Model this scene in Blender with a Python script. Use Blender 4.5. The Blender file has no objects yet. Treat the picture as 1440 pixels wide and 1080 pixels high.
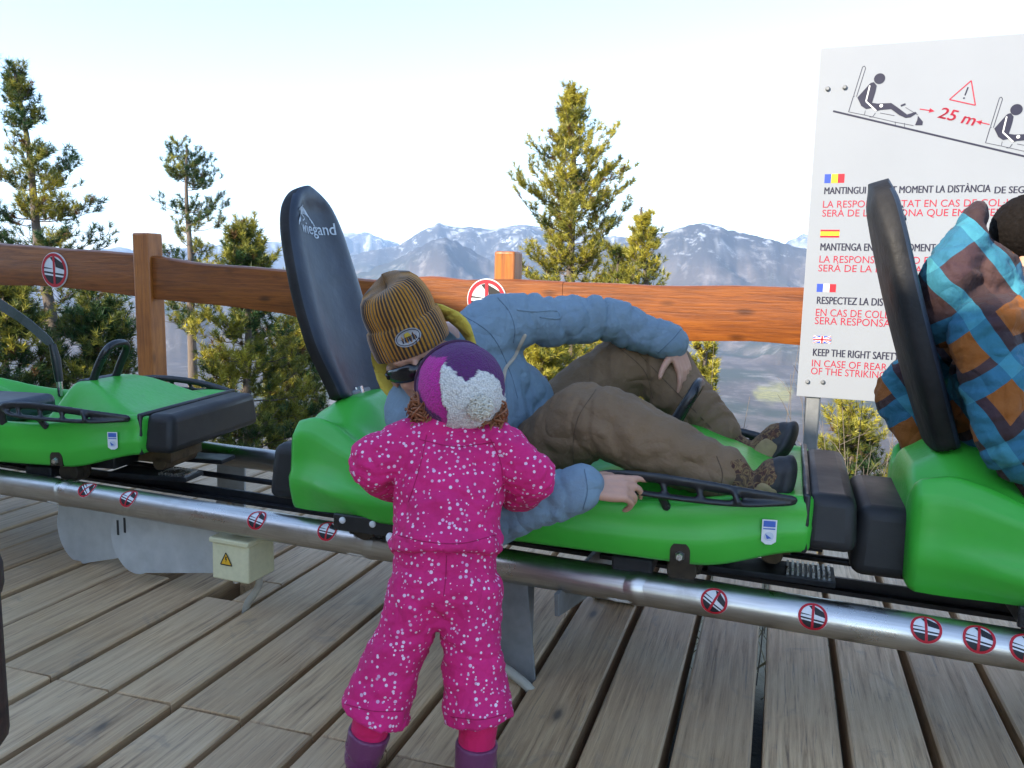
import bpy, bmesh, math, random
import numpy as np
from math import sin, cos, pi, radians, sqrt, atan2
from mathutils import Vector, Matrix, Quaternion
from mathutils.geometry import tessellate_polygon

sc = bpy.context.scene
COL = sc.collection
rng = np.random.default_rng(7)
random.seed(7)

# ------------------------------------------------------------------ camera, sky, sun, exposure
FPX, CAMH, PITCH, ROLL = 1150.0, 1.05, radians(-7.92), radians(1.2)
CAM = Vector((0, 0, CAMH))
_F = Vector((0, cos(PITCH), sin(PITCH)))
_R0 = Vector((1, 0, 0)); _U0 = _R0.cross(_F)
_R = _R0 * cos(ROLL) + _U0 * sin(ROLL)
_U = _U0 * cos(ROLL) - _R0 * sin(ROLL)
cam_data = bpy.data.cameras.new('camera')
cam = bpy.data.objects.new('camera', cam_data); COL.objects.link(cam)
cam_data.sensor_fit = 'HORIZONTAL'; cam_data.sensor_width = 36.0
cam_data.lens = FPX / 1440 * 36.0
cam_data.clip_start = 0.05; cam_data.clip_end = 90000
m = Matrix((_R, _U, -_F)).transposed().to_4x4(); m.translation = CAM
cam.matrix_world = m
sc.camera = cam

SUN_AZ, SUN_EL = radians(-128), radians(29)      # from +Y towards +X
world = bpy.data.worlds.new('World'); sc.world = world; world.use_nodes = True
_nt = world.node_tree
_sky = _nt.nodes.new('ShaderNodeTexSky'); _sky.sky_type = 'NISHITA'; _sky.sun_disc = False
_sky.sun_elevation = SUN_EL; _sky.sun_rotation = SUN_AZ
_sky.air_density = 1.0; _sky.dust_density = .8; _sky.ozone_density = 1.5; _sky.altitude = 1600
_nt.links.new(_sky.outputs[0], _nt.nodes['Background'].inputs[0])
_nt.nodes['Background'].inputs[1].default_value = 0.15
sun_d = bpy.data.lights.new('sun', 'SUN'); sun_d.energy = 3.2; sun_d.angle = radians(0.5); sun_d.color = (1, .93, .82)
sun = bpy.data.objects.new('sun', sun_d); COL.objects.link(sun)
_sd = Vector((sin(SUN_AZ) * cos(SUN_EL), cos(SUN_AZ) * cos(SUN_EL), sin(SUN_EL)))
sun.rotation_euler = _sd.to_track_quat('Z', 'Y').to_euler(); sun.location = _sd * 40
sc.view_settings.view_transform = 'Standard'; sc.view_settings.look = 'None'
sc.view_settings.gamma = 1.0; sc.view_settings.use_curve_mapping = False
sc.view_settings.exposure = 1.84
sc.view_settings.use_white_balance = True; sc.view_settings.white_balance_temperature = 6950   # camera set for open shade
sc.cycles.max_bounces = 8; sc.cycles.volume_bounces = 1
sc.cycles.use_denoising = True

# ------------------------------------------------------------------ frames
TH = radians(21.5)
U = Vector((cos(TH), -sin(TH), 0)); V = Vector((sin(TH), cos(TH), 0))
V0 = 2.22
O0 = V * V0
Z = Vector((0, 0, 1))
def T(x, y, z=0.0): return O0 + U * x + V * y + Z * z            # track frame -> world
def ray(x, y): return _F + _R * ((x - 720) / FPX) - _U * ((y - 540) / FPX)
def at(x, y, d): return CAM + ray(x, y) * d                      # photograph point at a depth -> world
def on_track(x, y, c):                                           # ... on the vertical plane y = c of the track frame
    r = ray(x, y); t = (V0 + c - CAM.dot(V)) / r.dot(V); p = CAM + r * t
    return Vector((p.dot(U), c, p.z))
def on_z(x, y, z=0):
    r = ray(x, y); return CAM + r * ((z - CAMH) / r.z)

# ------------------------------------------------------------------ noise (numpy)
def _h(i, j, k, s):
    n = (i * 374761393 + j * 668265263 + k * 2147483647 + s * 1274126177) & 0xffffffff
    n = ((n ^ (n >> 13)) * 1274126177) & 0xffffffff
    n = ((n ^ (n >> 16)) * 2246822519) & 0xffffffff
    return ((n ^ (n >> 15)) & 0xffffff) / float(0xffffff)
def vnoise(p, s=0):
    p = np.asarray(p, float); f = np.floor(p); i = f.astype(np.int64); t = p - f; t = t * t * t * (t * (t * 6 - 15) + 10)
    r = 0
    for a in (0, 1):
        for b in (0, 1):
            for c in (0, 1):
                w = (t[..., 0] if a else 1 - t[..., 0]) * (t[..., 1] if b else 1 - t[..., 1]) * (t[..., 2] if c else 1 - t[..., 2])
                r = r + w * _h(i[..., 0] + a, i[..., 1] + b, i[..., 2] + c, s)
    return r
def fbm(p, o=4, s=0, g=.5):
    p = np.asarray(p, float); a, r, n = 1.0, 0, 0
    for k in range(o):
        r = r + a * vnoise(p, s + k * 17); n += a; a *= g; p = p * 2.03 + 3.7
    return r / n
def ridged(p, o=4, s=0, g=.5):
    p = np.asarray(p, float); a, r, n = 1.0, 0, 0
    for k in range(o):
        r = r + a * (1 - np.abs(2 * vnoise(p, s + k * 17) - 1)); n += a; a *= g; p = p * 2.03 + 3.7
    return r / n
def sstep(a, b, x):
    t = np.clip((np.asarray(x, float) - a) / (b - a), 0, 1); return t * t * (3 - 2 * t)

# ------------------------------------------------------------------ objects
def tag(o, label=None, cat=None, group=None, kind=None):
    if label: o['label'] = label
    if cat: o['category'] = cat
    if group: o['group'] = group
    if kind: o['kind'] = kind
    return o
def empty(name, loc, rz=0.0, label=None, cat=None, group=None):
    o = bpy.data.objects.new(name, None); COL.objects.link(o)
    o.location = loc; o.rotation_euler = (0, 0, rz); o.empty_display_size = .1
    return tag(o, label, cat, group)
def link_mesh(name, me, mats, parent=None, smooth=True, loc=None, rot=None):
    o = bpy.data.objects.new(name, me); COL.objects.link(o)
    for k in (mats if isinstance(mats, (list, tuple)) else [mats]): me.materials.append(k)
    if smooth: me.polygons.foreach_set('use_smooth', [True] * len(me.polygons))
    if parent: o.parent = parent
    if loc is not None: o.location = loc
    if rot is not None: o.rotation_euler = rot
    return o
def copy_tree(o, parent=None):
    c = o.copy(); COL.objects.link(c)
    if parent: c.parent = parent
    for ch in [x for x in o.children]: copy_tree(ch, c)
    return c

class MB:
    """collects closed shapes; build() makes ONE mesh object"""
    def __init__(s): s.v = []; s.f = []; s.m = []
    def add(s, vs, fs, mi=0):
        b = len(s.v); s.v += [tuple(p) for p in vs]; s.f += [[i + b for i in f] for f in fs]; s.m += [mi] * len(fs); return s
    def loft(s, rings, mi=0, closed=True, caps=True):
        n = len(rings[0]); vs = [p for r in rings for p in r]; fs = []
        for a in range(len(rings) - 1):
            for k in range(n if closed else n - 1):
                k2 = (k + 1) % n
                fs.append([a * n + k, a * n + k2, (a + 1) * n + k2, (a + 1) * n + k])
        if caps and closed:
            fs.append(list(range(n))[::-1]); e = (len(rings) - 1) * n; fs.append([e + k for k in range(n)])
        return s.add(vs, fs, mi)
    def tube(s, pts, r, seg=12, mi=0, up=None, flat=1.0, dome=False, closed=False):
        pts = [Vector(p) for p in pts]; n = len(pts)
        rr = list(r) if isinstance(r, (list, tuple, np.ndarray)) else [r] * n
        rings = []; prev = None
        for i, p in enumerate(pts):
            if closed: t = pts[(i + 1) % n] - pts[i - 1]
            else: t = pts[min(i + 1, n - 1)] - pts[max(i - 1, 0)]
            t.normalize()
            if prev is None:
                a = Vector(up) if up is not None else (Vector((0, 0, 1)) if abs(t.z) < .9 else Vector((1, 0, 0)))
            else: a = prev
            a = (a - t * a.dot(t)).normalized(); b = t.cross(a); prev = a
            q = rr[i]; ra, rb = q if isinstance(q, (tuple, list)) else (q, q * flat)
            rings.append([p + a * (ra * cos(2 * pi * k / seg)) + b * (rb * sin(2 * pi * k / seg)) for k in range(seg)])
        if closed:
            rings.append(rings[0]); return s.loft(rings, mi, True, False)
        if dome:
            def cap(i, d):
                out = []; q = rr[i]; q = max(q) if isinstance(q, (tuple, list)) else q
                t = (pts[i] - pts[i - 1 if d > 0 else i + 1]).normalized(); c = pts[i]
                for e in (.35, .65, .85, .97):
                    out.append([c + (p - c) * sqrt(1 - e * e) + t * (q * e) for p in rings[i]])
                return out
            rings = cap(0, -1)[::-1] + rings + cap(n - 1, 1)
        return s.loft(rings, mi)
    def box(s, c, size, mi=0, rot=None, taper=None):
        hx, hy, hz = size[0] / 2, size[1] / 2, size[2] / 2; c = Vector(c); vs = []
        for x in (-1, 1):
            for y in (-1, 1):
                for z in (-1, 1):
                    p = Vector((x * hx, y * hy, z * hz))
                    if taper and z > 0: p.x *= taper[0]; p.y *= taper[1]
                    if rot is not None: p = rot @ p
                    vs.append(c + p)
        return s.add(vs, [[0, 1, 3, 2], [4, 6, 7, 5], [0, 4, 5, 1], [2, 3, 7, 6], [0, 2, 6, 4], [1, 5, 7, 3]], mi)
    def ell(s, c, r, seg=20, ring=12, rot=None, mi=0):
        c = Vector(c); r = (r, r, r) if not isinstance(r, (tuple, list)) else r; vs = []; fs = []
        def P(x): 
            p = Vector((x[0] * r[0], x[1] * r[1], x[2] * r[2])); return c + (rot @ p if rot is not None else p)
        vs.append(P((0, 0, -1)))
        for i in range(1, ring):
            a = -pi / 2 + pi * i / ring
            for k in range(seg): vs.append(P((cos(a) * cos(2 * pi * k / seg), cos(a) * sin(2 * pi * k / seg), sin(a))))
        vs.append(P((0, 0, 1))); top = len(vs) - 1
        for k in range(seg):
            k2 = (k + 1) % seg
            fs.append([0, 1 + k2, 1 + k]); e = 1 + (ring - 2) * seg; fs.append([e + k, e + k2, top])
            for i in range(ring - 2):
                a = 1 + i * seg; fs.append([a + k, a + k2, a + seg + k2, a + seg + k])
        return s.add(vs, fs, mi)
    def cyl(s, a, b, r, seg=20, mi=0): return s.tube([a, b], r, seg, mi)
    def prism(s, poly, depth_vec, mi=0):
        n = len(poly); d = Vector(depth_vec); a = [Vector(p) for p in poly]
        tri = tessellate_polygon([a]); fs = [list(t) for t in tri] + [[n + i for i in t][::-1] for t in tri]
        fs += [[k, (k + 1) % n, n + (k + 1) % n, n + k] for k in range(n)]
        return s.add(a + [p + d for p in a], fs, mi)
    def mesh(s, name):
        me = bpy.data.meshes.new(name); me.from_pydata(s.v, [], s.f); me.validate(); me.polygons.foreach_set('material_index', s.m[:len(me.polygons)]) if len(me.polygons) == len(s.m) else None
        bm = bmesh.new(); bm.from_mesh(me); bmesh.ops.recalc_face_normals(bm, faces=bm.faces); bm.to_mesh(me); bm.free(); me.update()
        return me
    def build(s, name, mats, parent=None, smooth=True, bevel=0, bseg=2, angle=35, loc=None, rot=None, sub=0):
        o = link_mesh(name, s.mesh(name), mats, parent, smooth, loc, rot)
        if bevel:
            b = o.modifiers.new('bevel', 'BEVEL'); b.width = bevel; b.segments = bseg; b.limit_method = 'ANGLE'; b.angle_limit = radians(angle); b.harden_normals = False
        if sub:
            b = o.modifiers.new('sub', 'SUBSURF'); b.levels = sub; b.render_levels = sub
        if smooth and not sub:
            try: o.data.set_sharp_from_angle(angle=radians(40))
            except Exception: pass
        return o

def rbox(name, size, center, bev, mats, parent, seg=3, taper=None, rot=None):
    b = MB(); b.box(center, size, 0, rot, taper)
    return b.build(name, mats, parent, True, bev, seg, 30)

def eval_mesh(o):
    dg = bpy.context.evaluated_depsgraph_get(); dg.update()
    return bpy.data.meshes.new_from_object(o.evaluated_get(dg))
def clay(mb, voxel=.006, smooth=6, factor=.5):
    """melt overlapping closed shapes into one continuous skin"""
    me = mb.mesh('clay'); o = bpy.data.objects.new('clay', me); COL.objects.link(o)
    r = o.modifiers.new('r', 'REMESH'); r.mode = 'VOXEL'; r.voxel_size = voxel
    q = o.modifiers.new('s', 'SMOOTH'); q.iterations = smooth; q.factor = factor
    out = eval_mesh(o); bpy.data.objects.remove(o); bpy.data.meshes.remove(me)
    return out
def vn(me):
    n = len(me.vertices); v = np.empty(n * 3); me.vertices.foreach_get('co', v)
    nn = np.empty(n * 3); me.vertex_normals.foreach_get('vector', nn)
    return v.reshape(-1, 3), nn.reshape(-1, 3)
def put(me, v): me.vertices.foreach_set('co', np.ascontiguousarray(v).ravel()); me.update()
def shift(me, d): 
    v, _ = vn(me); put(me, v + np.array(d))
def spline(pts, n=8):
    """Catmull-Rom through points (any dimension)"""
    P_ = [np.array(p, float) for p in pts]; P_ = [2 * P_[0] - P_[1]] + P_ + [2 * P_[-1] - P_[-2]]; out = []
    for i in range(1, len(P_) - 2):
        a, b, c, d = P_[i - 1:i + 3]
        for k in range(n):
            t = k / n; out.append(.5 * ((2 * b) + (c - a) * t + (2 * a - 5 * b + 4 * c - d) * t * t + (3 * b - a - 3 * c + d) * t ** 3))
    out.append(P_[-2]); return out
def limb(mb, pts, radii, seg=20, n=8, up=None):
    """smooth tapered limb with rounded ends; radii are numbers or (a, b) pairs"""
    rr = [(r, r) if not isinstance(r, (tuple, list)) else r for r in radii]
    q = spline([list(p) + list(r) for p, r in zip(pts, rr)], n)
    mb.tube([x[:3] for x in q], [(max(x[3], .002), max(x[4], .002)) for x in q], seg, up=up, dome=True)
def folds(me, items):
    """cloth creases: items = (centre, radius, axis, wavelength, depth, seed); ridges run across the axis"""
    v, n = vn(me); d = np.zeros(len(v))
    for c, R, ax, wl, dep, sd in items:
        c = np.array(c); ax = np.array(ax, float); ax /= np.linalg.norm(ax); q = v - c
        w = np.exp(-(q ** 2).sum(1) / (R * R))
        along = q @ ax; cr = q - along[:, None] * ax
        wob = (fbm(v * 7, 2, sd + 5) - .5) * wl * 1.6
        k = ((along + wob) / (wl * 1.05))[:, None] * ax + cr * (.22 / wl) + sd * 3.3
        b1 = np.abs(2 * vnoise(k, sd) - 1); b2 = np.abs(2 * vnoise(k * 1.9 + 5, sd + 9) - 1)
        d += w * dep * .55 * (1.5 * (1 - np.exp(-(b1 / .22) ** 2)) + .8 * b1 + .5 * (1 - np.exp(-(b2 / .2) ** 2)) - 1.9)
    return v, n, d

# ------------------------------------------------------------------ materials
class NT:
    def __init__(s, name):
        s.m = bpy.data.materials.new(name); s.m.use_nodes = True; s.t = s.m.node_tree; s.t.nodes.clear()
        s.out = s.n('ShaderNodeOutputMaterial'); s.b = s.n('ShaderNodeBsdfPrincipled'); s.l(s.b.outputs[0], s.out.inputs[0])
    def n(s, t, **k):
        x = s.t.nodes.new(t)
        for a, b in k.items(): setattr(x, a, b)
        return x
    def l(s, a, b): s.t.links.new(a, b)
    def set(s, **k):
        for a, b in k.items():
            i = s.b.inputs[a.replace('_', ' ')]
            if hasattr(b, 'links'): s.l(b, i)
            else: i.default_value = (*b, 1) if isinstance(b, tuple) and len(b) == 3 else b
    def coord(s, scale=(1, 1, 1), rot=(0, 0, 0), kind='Object', loc=(0, 0, 0)):
        tc = s.n('ShaderNodeTexCoord'); mp = s.n('ShaderNodeMapping'); mp.inputs[3].default_value = scale; mp.inputs[2].default_value = rot; mp.inputs[1].default_value = loc
        s.l(tc.outputs[kind], mp.inputs[0]); return mp.outputs[0]
    def noise(s, vec, scale, detail=4, rough=.55, dist=0):
        x = s.n('ShaderNodeTexNoise'); x.inputs['Scale'].default_value = scale; x.inputs['Detail'].default_value = detail; x.inputs['Roughness'].default_value = rough; x.inputs['Distortion'].default_value = dist
        s.l(vec, x.inputs['Vector']); return x.outputs['Fac']
    def ramp(s, fac, stops, interp='LINEAR'):
        x = s.n('ShaderNodeValToRGB'); x.color_ramp.interpolation = interp; e = x.color_ramp.elements
        while len(e) < len(stops): e.new(.5)
        for k, (p, c) in enumerate(stops): e[k].position = p; e[k].color = (*c, 1) if len(c) == 3 else c
        s.l(fac, x.inputs[0]); return x.outputs[0]
    def mix(s, fac, a, b, mode='MIX'):
        x = s.n('ShaderNodeMix', data_type='RGBA', blend_type=mode)
        for i, q in ((0, fac), (6, a), (7, b)):
            if hasattr(q, 'links'): s.l(q, x.inputs[i])
            elif i == 0: x.inputs[0].default_value = q
            else: x.inputs[i].default_value = (*q, 1)
        return x.outputs[2]
    def math(s, op, a, b=None, c=None):
        x = s.n('ShaderNodeMath', operation=op)
        for i, q in enumerate((a, b, c)):
            if q is None: continue
            if hasattr(q, 'links'): s.l(q, x.inputs[i])
            else: x.inputs[i].default_value = q
        return x.outputs[0]
    def bump(s, h, strength=.3, dist=.002):
        x = s.n('ShaderNodeBump'); x.inputs['Strength'].default_value = strength; x.inputs['Distance'].default_value = dist
        s.l(h, x.inputs['Height']); s.l(x.outputs[0], s.b.inputs['Normal'])
    def attr(s, name):
        x = s.n('ShaderNodeAttribute'); x.attribute_name = name; return x
g3 = lambda c, k: tuple(min(1, x * k) for x in c)
def mat(name, col, rough=.5, metal=0.0, var=.18, scale=18, stretch=(1, 1, 1), bump=0.0, bscale=None, spec=.5, rvar=.15, dist=.002, sheen=0):
    t = NT(name); vec = t.coord(stretch); f = t.noise(vec, scale, 5, .6)
    t.set(Base_Color=t.ramp(f, [(.25, g3(col, 1 - var)), (.75, g3(col, 1 + var))]), Metallic=metal)
    t.b.inputs['Specular IOR Level'].default_value = spec
    f2 = t.noise(vec, scale * .37, 4); t.l(t.ramp(f2, [(.3, (max(0, rough - rvar),) * 3), (.7, (min(1, rough + rvar),) * 3)]), t.b.inputs['Roughness'])
    if sheen: t.b.inputs['Sheen Weight'].default_value = sheen
    if bump: t.bump(t.noise(vec, bscale or scale * 4, 4), bump, dist)
    return t.m
MAT = {}
def mk():
    # weathered deck boards: colour differs per board (attribute), grain runs along local x
    t = NT('weathered board'); v = t.coord(); a = t.attr('board')
    sep = t.n('ShaderNodeVectorMath', operation='ADD'); t.l(v, sep.inputs[0])
    off = t.n('ShaderNodeCombineXYZ'); t.l(t.math('MULTIPLY', a.outputs['Fac'], 37.), off.inputs[0]); t.l(t.math('MULTIPLY', a.outputs['Fac'], 11.), off.inputs[2]); t.l(off.outputs[0], sep.inputs[1])
    st = t.n('ShaderNodeMapping'); st.inputs[3].default_value = (1.1, 24, 24); t.l(sep.outputs[0], st.inputs[0])
    grain = t.noise(st.outputs[0], 3.0, 7, .68, .6)
    st2 = t.n('ShaderNodeMapping'); st2.inputs[3].default_value = (2.2, 70, 70); t.l(sep.outputs[0], st2.inputs[0])
    fine = t.noise(st2.outputs[0], 2.5, 5, .7, .2)
    blot = t.noise(sep.outputs[0], 3.5, 5, .6, .4)
    stn = t.noise(sep.outputs[0], 8., 6, .65, .8)
    base = t.ramp(grain, [(.27, (.085, .042, .018)), (.42, (.42, .26, .135)), (.58, (.60, .395, .215)), (.8, (.74, .53, .315))])
    base = t.mix(t.ramp(blot, [(.35, (0, 0, 0)), (.7, (.75, .75, .75))]), base, (.53, .375, .225))
    tone = t.ramp(a.outputs['Fac'], [(0, (.74, .70, .66)), (.5, (1, .98, .95)), (1, (1.0, 1.0, 1.0))])
    base = t.mix(1.0, base, tone, 'MULTIPLY')
    base = t.mix(t.ramp(fine, [(.30, (.8, .8, .8)), (.43, (0, 0, 0))]), base, (.13, .095, .068))
    base = t.mix(t.ramp(stn, [(.60, (0, 0, 0)), (.74, (.55, .55, .55))]), base, (.17, .14, .11))
    # knots: sparse dark ellipses
    vo = t.n('ShaderNodeTexVoronoi'); mp = t.n('ShaderNodeMapping'); mp.inputs[3].default_value = (1.6, 4.2, .01); t.l(sep.outputs[0], mp.inputs[0]); t.l(mp.outputs[0], vo.inputs['Vector']); vo.inputs['Scale'].default_value = 1.3
    kn = t.ramp(vo.outputs['Distance'], [(.0, (.95, .95, .95)), (.035, (.85, .85, .85)), (.075, (.25, .25, .25)), (.13, (0, 0, 0))])
    base = t.mix(kn, base, (.055, .038, .028))
    t.set(Base_Color=base); t.l(t.ramp(grain, [(.2, (.66,) * 3), (.8, (.42,) * 3)]), t.b.inputs['Roughness']); t.b.inputs['Specular IOR Level'].default_value = .45
    t.bump(t.math('ADD', t.math('MULTIPLY', fine, .7), grain), .55, .003); MAT['deck'] = t.m
    # varnished orange timber, grain along local x
    def timber(name, dark, mid, light, along=(1.3, 22, 22)):
        t = NT(name); v = t.coord(along); g = t.noise(v, 2.4, 7, .66, .9); v2 = t.coord(tuple(3 * x for x in along)); f = t.noise(v2, 2.2, 4, .7)
        b = t.ramp(g, [(.25, dark), (.5, mid), (.75, light)])
        b = t.mix(t.ramp(f, [(.3, (.6,) * 3), (.45, (0,) * 3)]), b, g3(dark, .6))
        bl = t.noise(t.coord((1, 3, 3)), 2.0, 4); b = t.mix(t.ramp(bl, [(.45, (0,) * 3), (.75, (.55,) * 3)]), b, g3(dark, .8))
        vo = t.n('ShaderNodeTexVoronoi'); t.l(t.coord(tuple(x * (2.2 if x < 5 else .32) for x in along)), vo.inputs['Vector']); vo.inputs['Scale'].default_value = 1.0
        b = t.mix(t.ramp(vo.outputs['Distance'], [(0, (.9,) * 3), (.06, (.7,) * 3), (.14, (0,) * 3)]), b, g3(dark, .45))
        t.set(Base_Color=b); t.l(t.ramp(g, [(.2, (.5,) * 3), (.8, (.32,) * 3)]), t.b.inputs['Roughness']); t.bump(t.math('ADD', f, g), .35, .003); return t.m
    MAT['rail_wood'] = timber('varnished rail timber', (.105, .024, .004), (.24, .066, .011), (.36, .112, .020))
    MAT['post_wood'] = timber('varnished post timber', (.19, .050, .009), (.38, .115, .018), (.48, .165, .030), (22, 22, 1.3))
    MAT['hut_wood'] = timber('larch cladding', (.20, .13, .08), (.32, .22, .14), (.42, .30, .20))
    # moulded green plastic with scuffs
    t = NT('green moulded plastic'); v = t.coord(); f = t.noise(v, 5, 4); sc_ = t.noise(t.coord((3, 26, 26), (0.1, .3, .2)), 4, 6, .75, .4)
    b = t.ramp(f, [(.3, (.030, .36, .032)), (.7, (.040, .42, .038))]); b = t.mix(t.ramp(sc_, [(.66, (0,) * 3), (.80, (.35,) * 3)]), b, (.12, .42, .12))
    dk = t.noise(v, 11, 5, .7); b = t.mix(t.ramp(dk, [(.62, (0,) * 3), (.85, (.4,) * 3)]), b, (.03, .12, .03))
    t.set(Base_Color=b); t.l(t.ramp(sc_, [(.4, (.32,) * 3), (.8, (.55,) * 3)]), t.b.inputs['Roughness']); t.bump(t.noise(v, 260, 2), .06, .001); MAT['green'] = t.m
    MAT['bumper'] = mat('black rubber bumper', (.019, .018, .018), .55, 0, .35, 9, spec=.32, bump=.25, bscale=320, rvar=.18, dist=.001)
    MAT['black'] = mat('black plastic', (.012, .013, .015), .38, 0, .3, 30, bump=.08, bscale=300)
    MAT['chassis'] = mat('dark chassis steel', (.020, .020, .022), .5, .4, .4, 30, bump=.2, bscale=90)
    MAT['rust'] = mat('rusty bracket', (.10, .060, .028), .75, .2, .5, 26, bump=.4, bscale=90)
    MAT['zinc'] = mat('zinc bolt', (.62, .62, .60), .3, 1.0, .1, 60)
    MAT['chrome'] = mat('bare post metal', (.55, .54, .52), .25, 1.0, .1, 40)
    # brushed stainless tube, streaks along x, grime spots
    t = NT('stainless tube'); v = t.coord((3, 60, 60)); f = t.noise(v, 3, 5, .6); gr = t.noise(t.coord(), 7, 6, .7, .3)
    b = t.ramp(f, [(.3, (.44, .42, .39)), (.7, (.58, .56, .53))]); b = t.mix(t.ramp(gr, [(.56, (0,) * 3), (.78, (.6,) * 3)]), b, (.27, .225, .17))
    t.set(Base_Color=b, Metallic=1.0); t.l(t.ramp(gr, [(.3, (.24,) * 3), (.75, (.42,) * 3)]), t.b.inputs['Roughness']); t.bump(f, .06, .0006); MAT['steel'] = t.m
    MAT['weld'] = mat('ground weld', (.62, .60, .56), .6, .7, .25, 60, bump=.6, bscale=150)
    MAT['galv'] = mat('galvanised plate', (.46, .47, .46), .55, .35, .18, 12, bump=.12, bscale=60)
    MAT['galv_dark'] = mat('dull galvanised support', (.23, .235, .235), .55, .5, .25, 14, bump=.15, bscale=60)
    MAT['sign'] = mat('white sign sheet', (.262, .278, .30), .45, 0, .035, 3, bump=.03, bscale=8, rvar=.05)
    for k, c in dict(white=(.66, .66, .66), red=(.46, .006, .018), text_red=(.36, .006, .030), navy=(.008, .008, .028), ink=(.010, .010, .012), blue=(.02, .06, .42), yellow=(.80, .55, .02), warn=(.75, .40, .02), st_blue=(.05, .12, .42), st_grey=(.5, .55, .6), cream=(.60, .55, .34)).items():
        MAT[k] = mat('print ' + k, c, .6, 0, .08, 60, rvar=.06)
    MAT['pad'] = mat('navy coated fabric', (.017, .025, .040), .46, 0, .4, 7, bump=.5, bscale=16, rvar=.12, dist=.006)
    MAT['padside'] = mat('worn black vinyl', (.015, .014, .014), .66, 0, .5, 14, spec=.28, bump=.55, bscale=26, rvar=.14, dist=.006)
    MAT['logo'] = mat('worn pale print', (.45, .50, .54), .6, 0, .4, 90)
    MAT['skin'] = mat('skin', (.50, .265, .18), .48, 0, .12, 22, bump=.12, bscale=190, dist=.001)
    for k in ('skin',): 
        b_ = MAT[k].node_tree.nodes['Principled BSDF'] if 'Principled BSDF' in MAT[k].node_tree.nodes else None
        if b_: b_.inputs['Subsurface Weight'].default_value = .12; b_.inputs['Subsurface Radius'].default_value = (.01, .004, .002)
    MAT['lens'] = mat('dark sunglass plastic', (.006, .006, .008), .12, 0, .1, 10)
    MAT['jacket'] = cloth('slate blue shell fabric', (.165, .238, .295))
    MAT['collar'] = cloth('mustard fleece', (.55, .40, .06), 60, .5, rough=.95)
    MAT['piping'] = cloth('sand zip tape', (.42, .35, .27))
    MAT['trouser'] = cloth('taupe trekking cloth', (.185, .115, .064))
    MAT['rubber'] = mat('boot rubber', (.017, .015, .015), .6, 0, .4, 30, bump=.35, bscale=120)
    t = NT('boot suede'); v = t.coord(); f = t.noise(v, 52, 2, .4, 1.2); b = t.ramp(f, [(.0, (.055, .022, .014)), (.40, (.10, .038, .018)), (.46, (.19, .115, .048)), (.52, (.12, .065, .03)), (.60, (.055, .030, .02)), (1, (.09, .05, .03))], 'CONSTANT'); t.set(Base_Color=b, Roughness=.85); t.bump(t.noise(v, 150, 4), .5, .002); MAT['boot'] = t.m
    MAT['lace'] = mat('boot lace', (.03, .02, .02), .8, 0, .4, 90)
    MAT['tan'] = mat('tan suede', (.27, .19, .09), .9, 0, .25, 40, bump=.4, bscale=140)
    # dotted pink snowsuit
    t = cloth_nt('pink dotted snowsuit', (.60, .016, .150)); v = t.coord()
    for sc_, lo, sp in ((84., .15, .15), (61., .09, .14)):
        vo = t.n('ShaderNodeTexVoronoi'); vo.inputs['Scale'].default_value = sc_; t.l(v, vo.inputs['Vector']); vo.inputs['Randomness'].default_value = .72
        wn = t.n('ShaderNodeSeparateColor'); t.l(vo.outputs['Color'], wn.inputs[0])
        dot = t.math('LESS_THAN', vo.outputs['Distance'], t.math('MULTIPLY_ADD', wn.outputs[0], sp, lo))
        prev = t.b.inputs['Base Color'].links[0].from_socket
        pale = t.mix(wn.outputs[1], (.80, .62, .70), (.62, .28, .45))
        t.set(Base_Color=t.mix(dot, prev, pale))
    MAT['pink'] = t.m
    MAT['pinkplain'] = cloth('hot pink sock', (.62, .012, .10))
    MAT['boot_purple'] = mat('purple rubber boot', (.15, .034, .095), .38, 0, .2, 14, bump=.1, bscale=40)
    MAT['sole'] = mat('boot sole', (.10, .055, .035), .75, 0, .4, 30, bump=.4, bscale=60)
    MAT['whitecloth'] = cloth('white lining', (.66, .66, .66))
    # attribute coloured wool
    t = NT('knitted wool'); a = t.attr('tint'); v = t.coord(); w1 = t.n('ShaderNodeTexVoronoi'); w1.inputs['Scale'].default_value = 260; t.l(v, w1.inputs['Vector'])
    t.set(Base_Color=t.mix(t.ramp(w1.outputs['Distance'], [(.35, (0,) * 3), (.8, (.35,) * 3)]), a.outputs['Color'], g3((.2, .15, .2), .3)), Roughness=.95); t.b.inputs['Sheen Weight'].default_value = .06
    t.bump(w1.outputs['Distance'], .8, -.003) ; MAT['wool'] = t.m
    MAT['pompom'] = mat('cream pompom yarn', (.62, .56, .46), .95, 0, .3, 60, bump=.9, bscale=220, dist=.004)
    # ribbed beanie: ribs counted around the head via uv
    t = NT('ribbed beanie wool'); uv = t.n('ShaderNodeUVMap'); sx = t.n('ShaderNodeSeparateXYZ'); t.l(uv.outputs[0], sx.inputs[0])
    ph = t.math('FRACT', t.math('MULTIPLY', sx.outputs[0], 58.)); tri = t.math('ABSOLUTE', t.math('SUBTRACT', ph, .5))
    f = t.noise(t.coord(), 120, 3)
    b = t.ramp(tri, [(.22, (.026, .012, .007)), (.30, (.42, .175, .011))]); b = t.mix(t.ramp(f, [(.3, (0,) * 3), (.8, (.4,) * 3)]), b, (.12, .06, .012))
    t.set(Base_Color=b, Roughness=.95); t.b.inputs['Sheen Weight'].default_value = .25; t.bump(t.math('ADD', tri, t.math('MULTIPLY', f, .4)), .8, .004); MAT['beanie'] = t.m
    MAT['patch'] = mat('grey woven patch', (.34, .33, .33), .9, 0, .2, 200, bump=.3, bscale=300)
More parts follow.
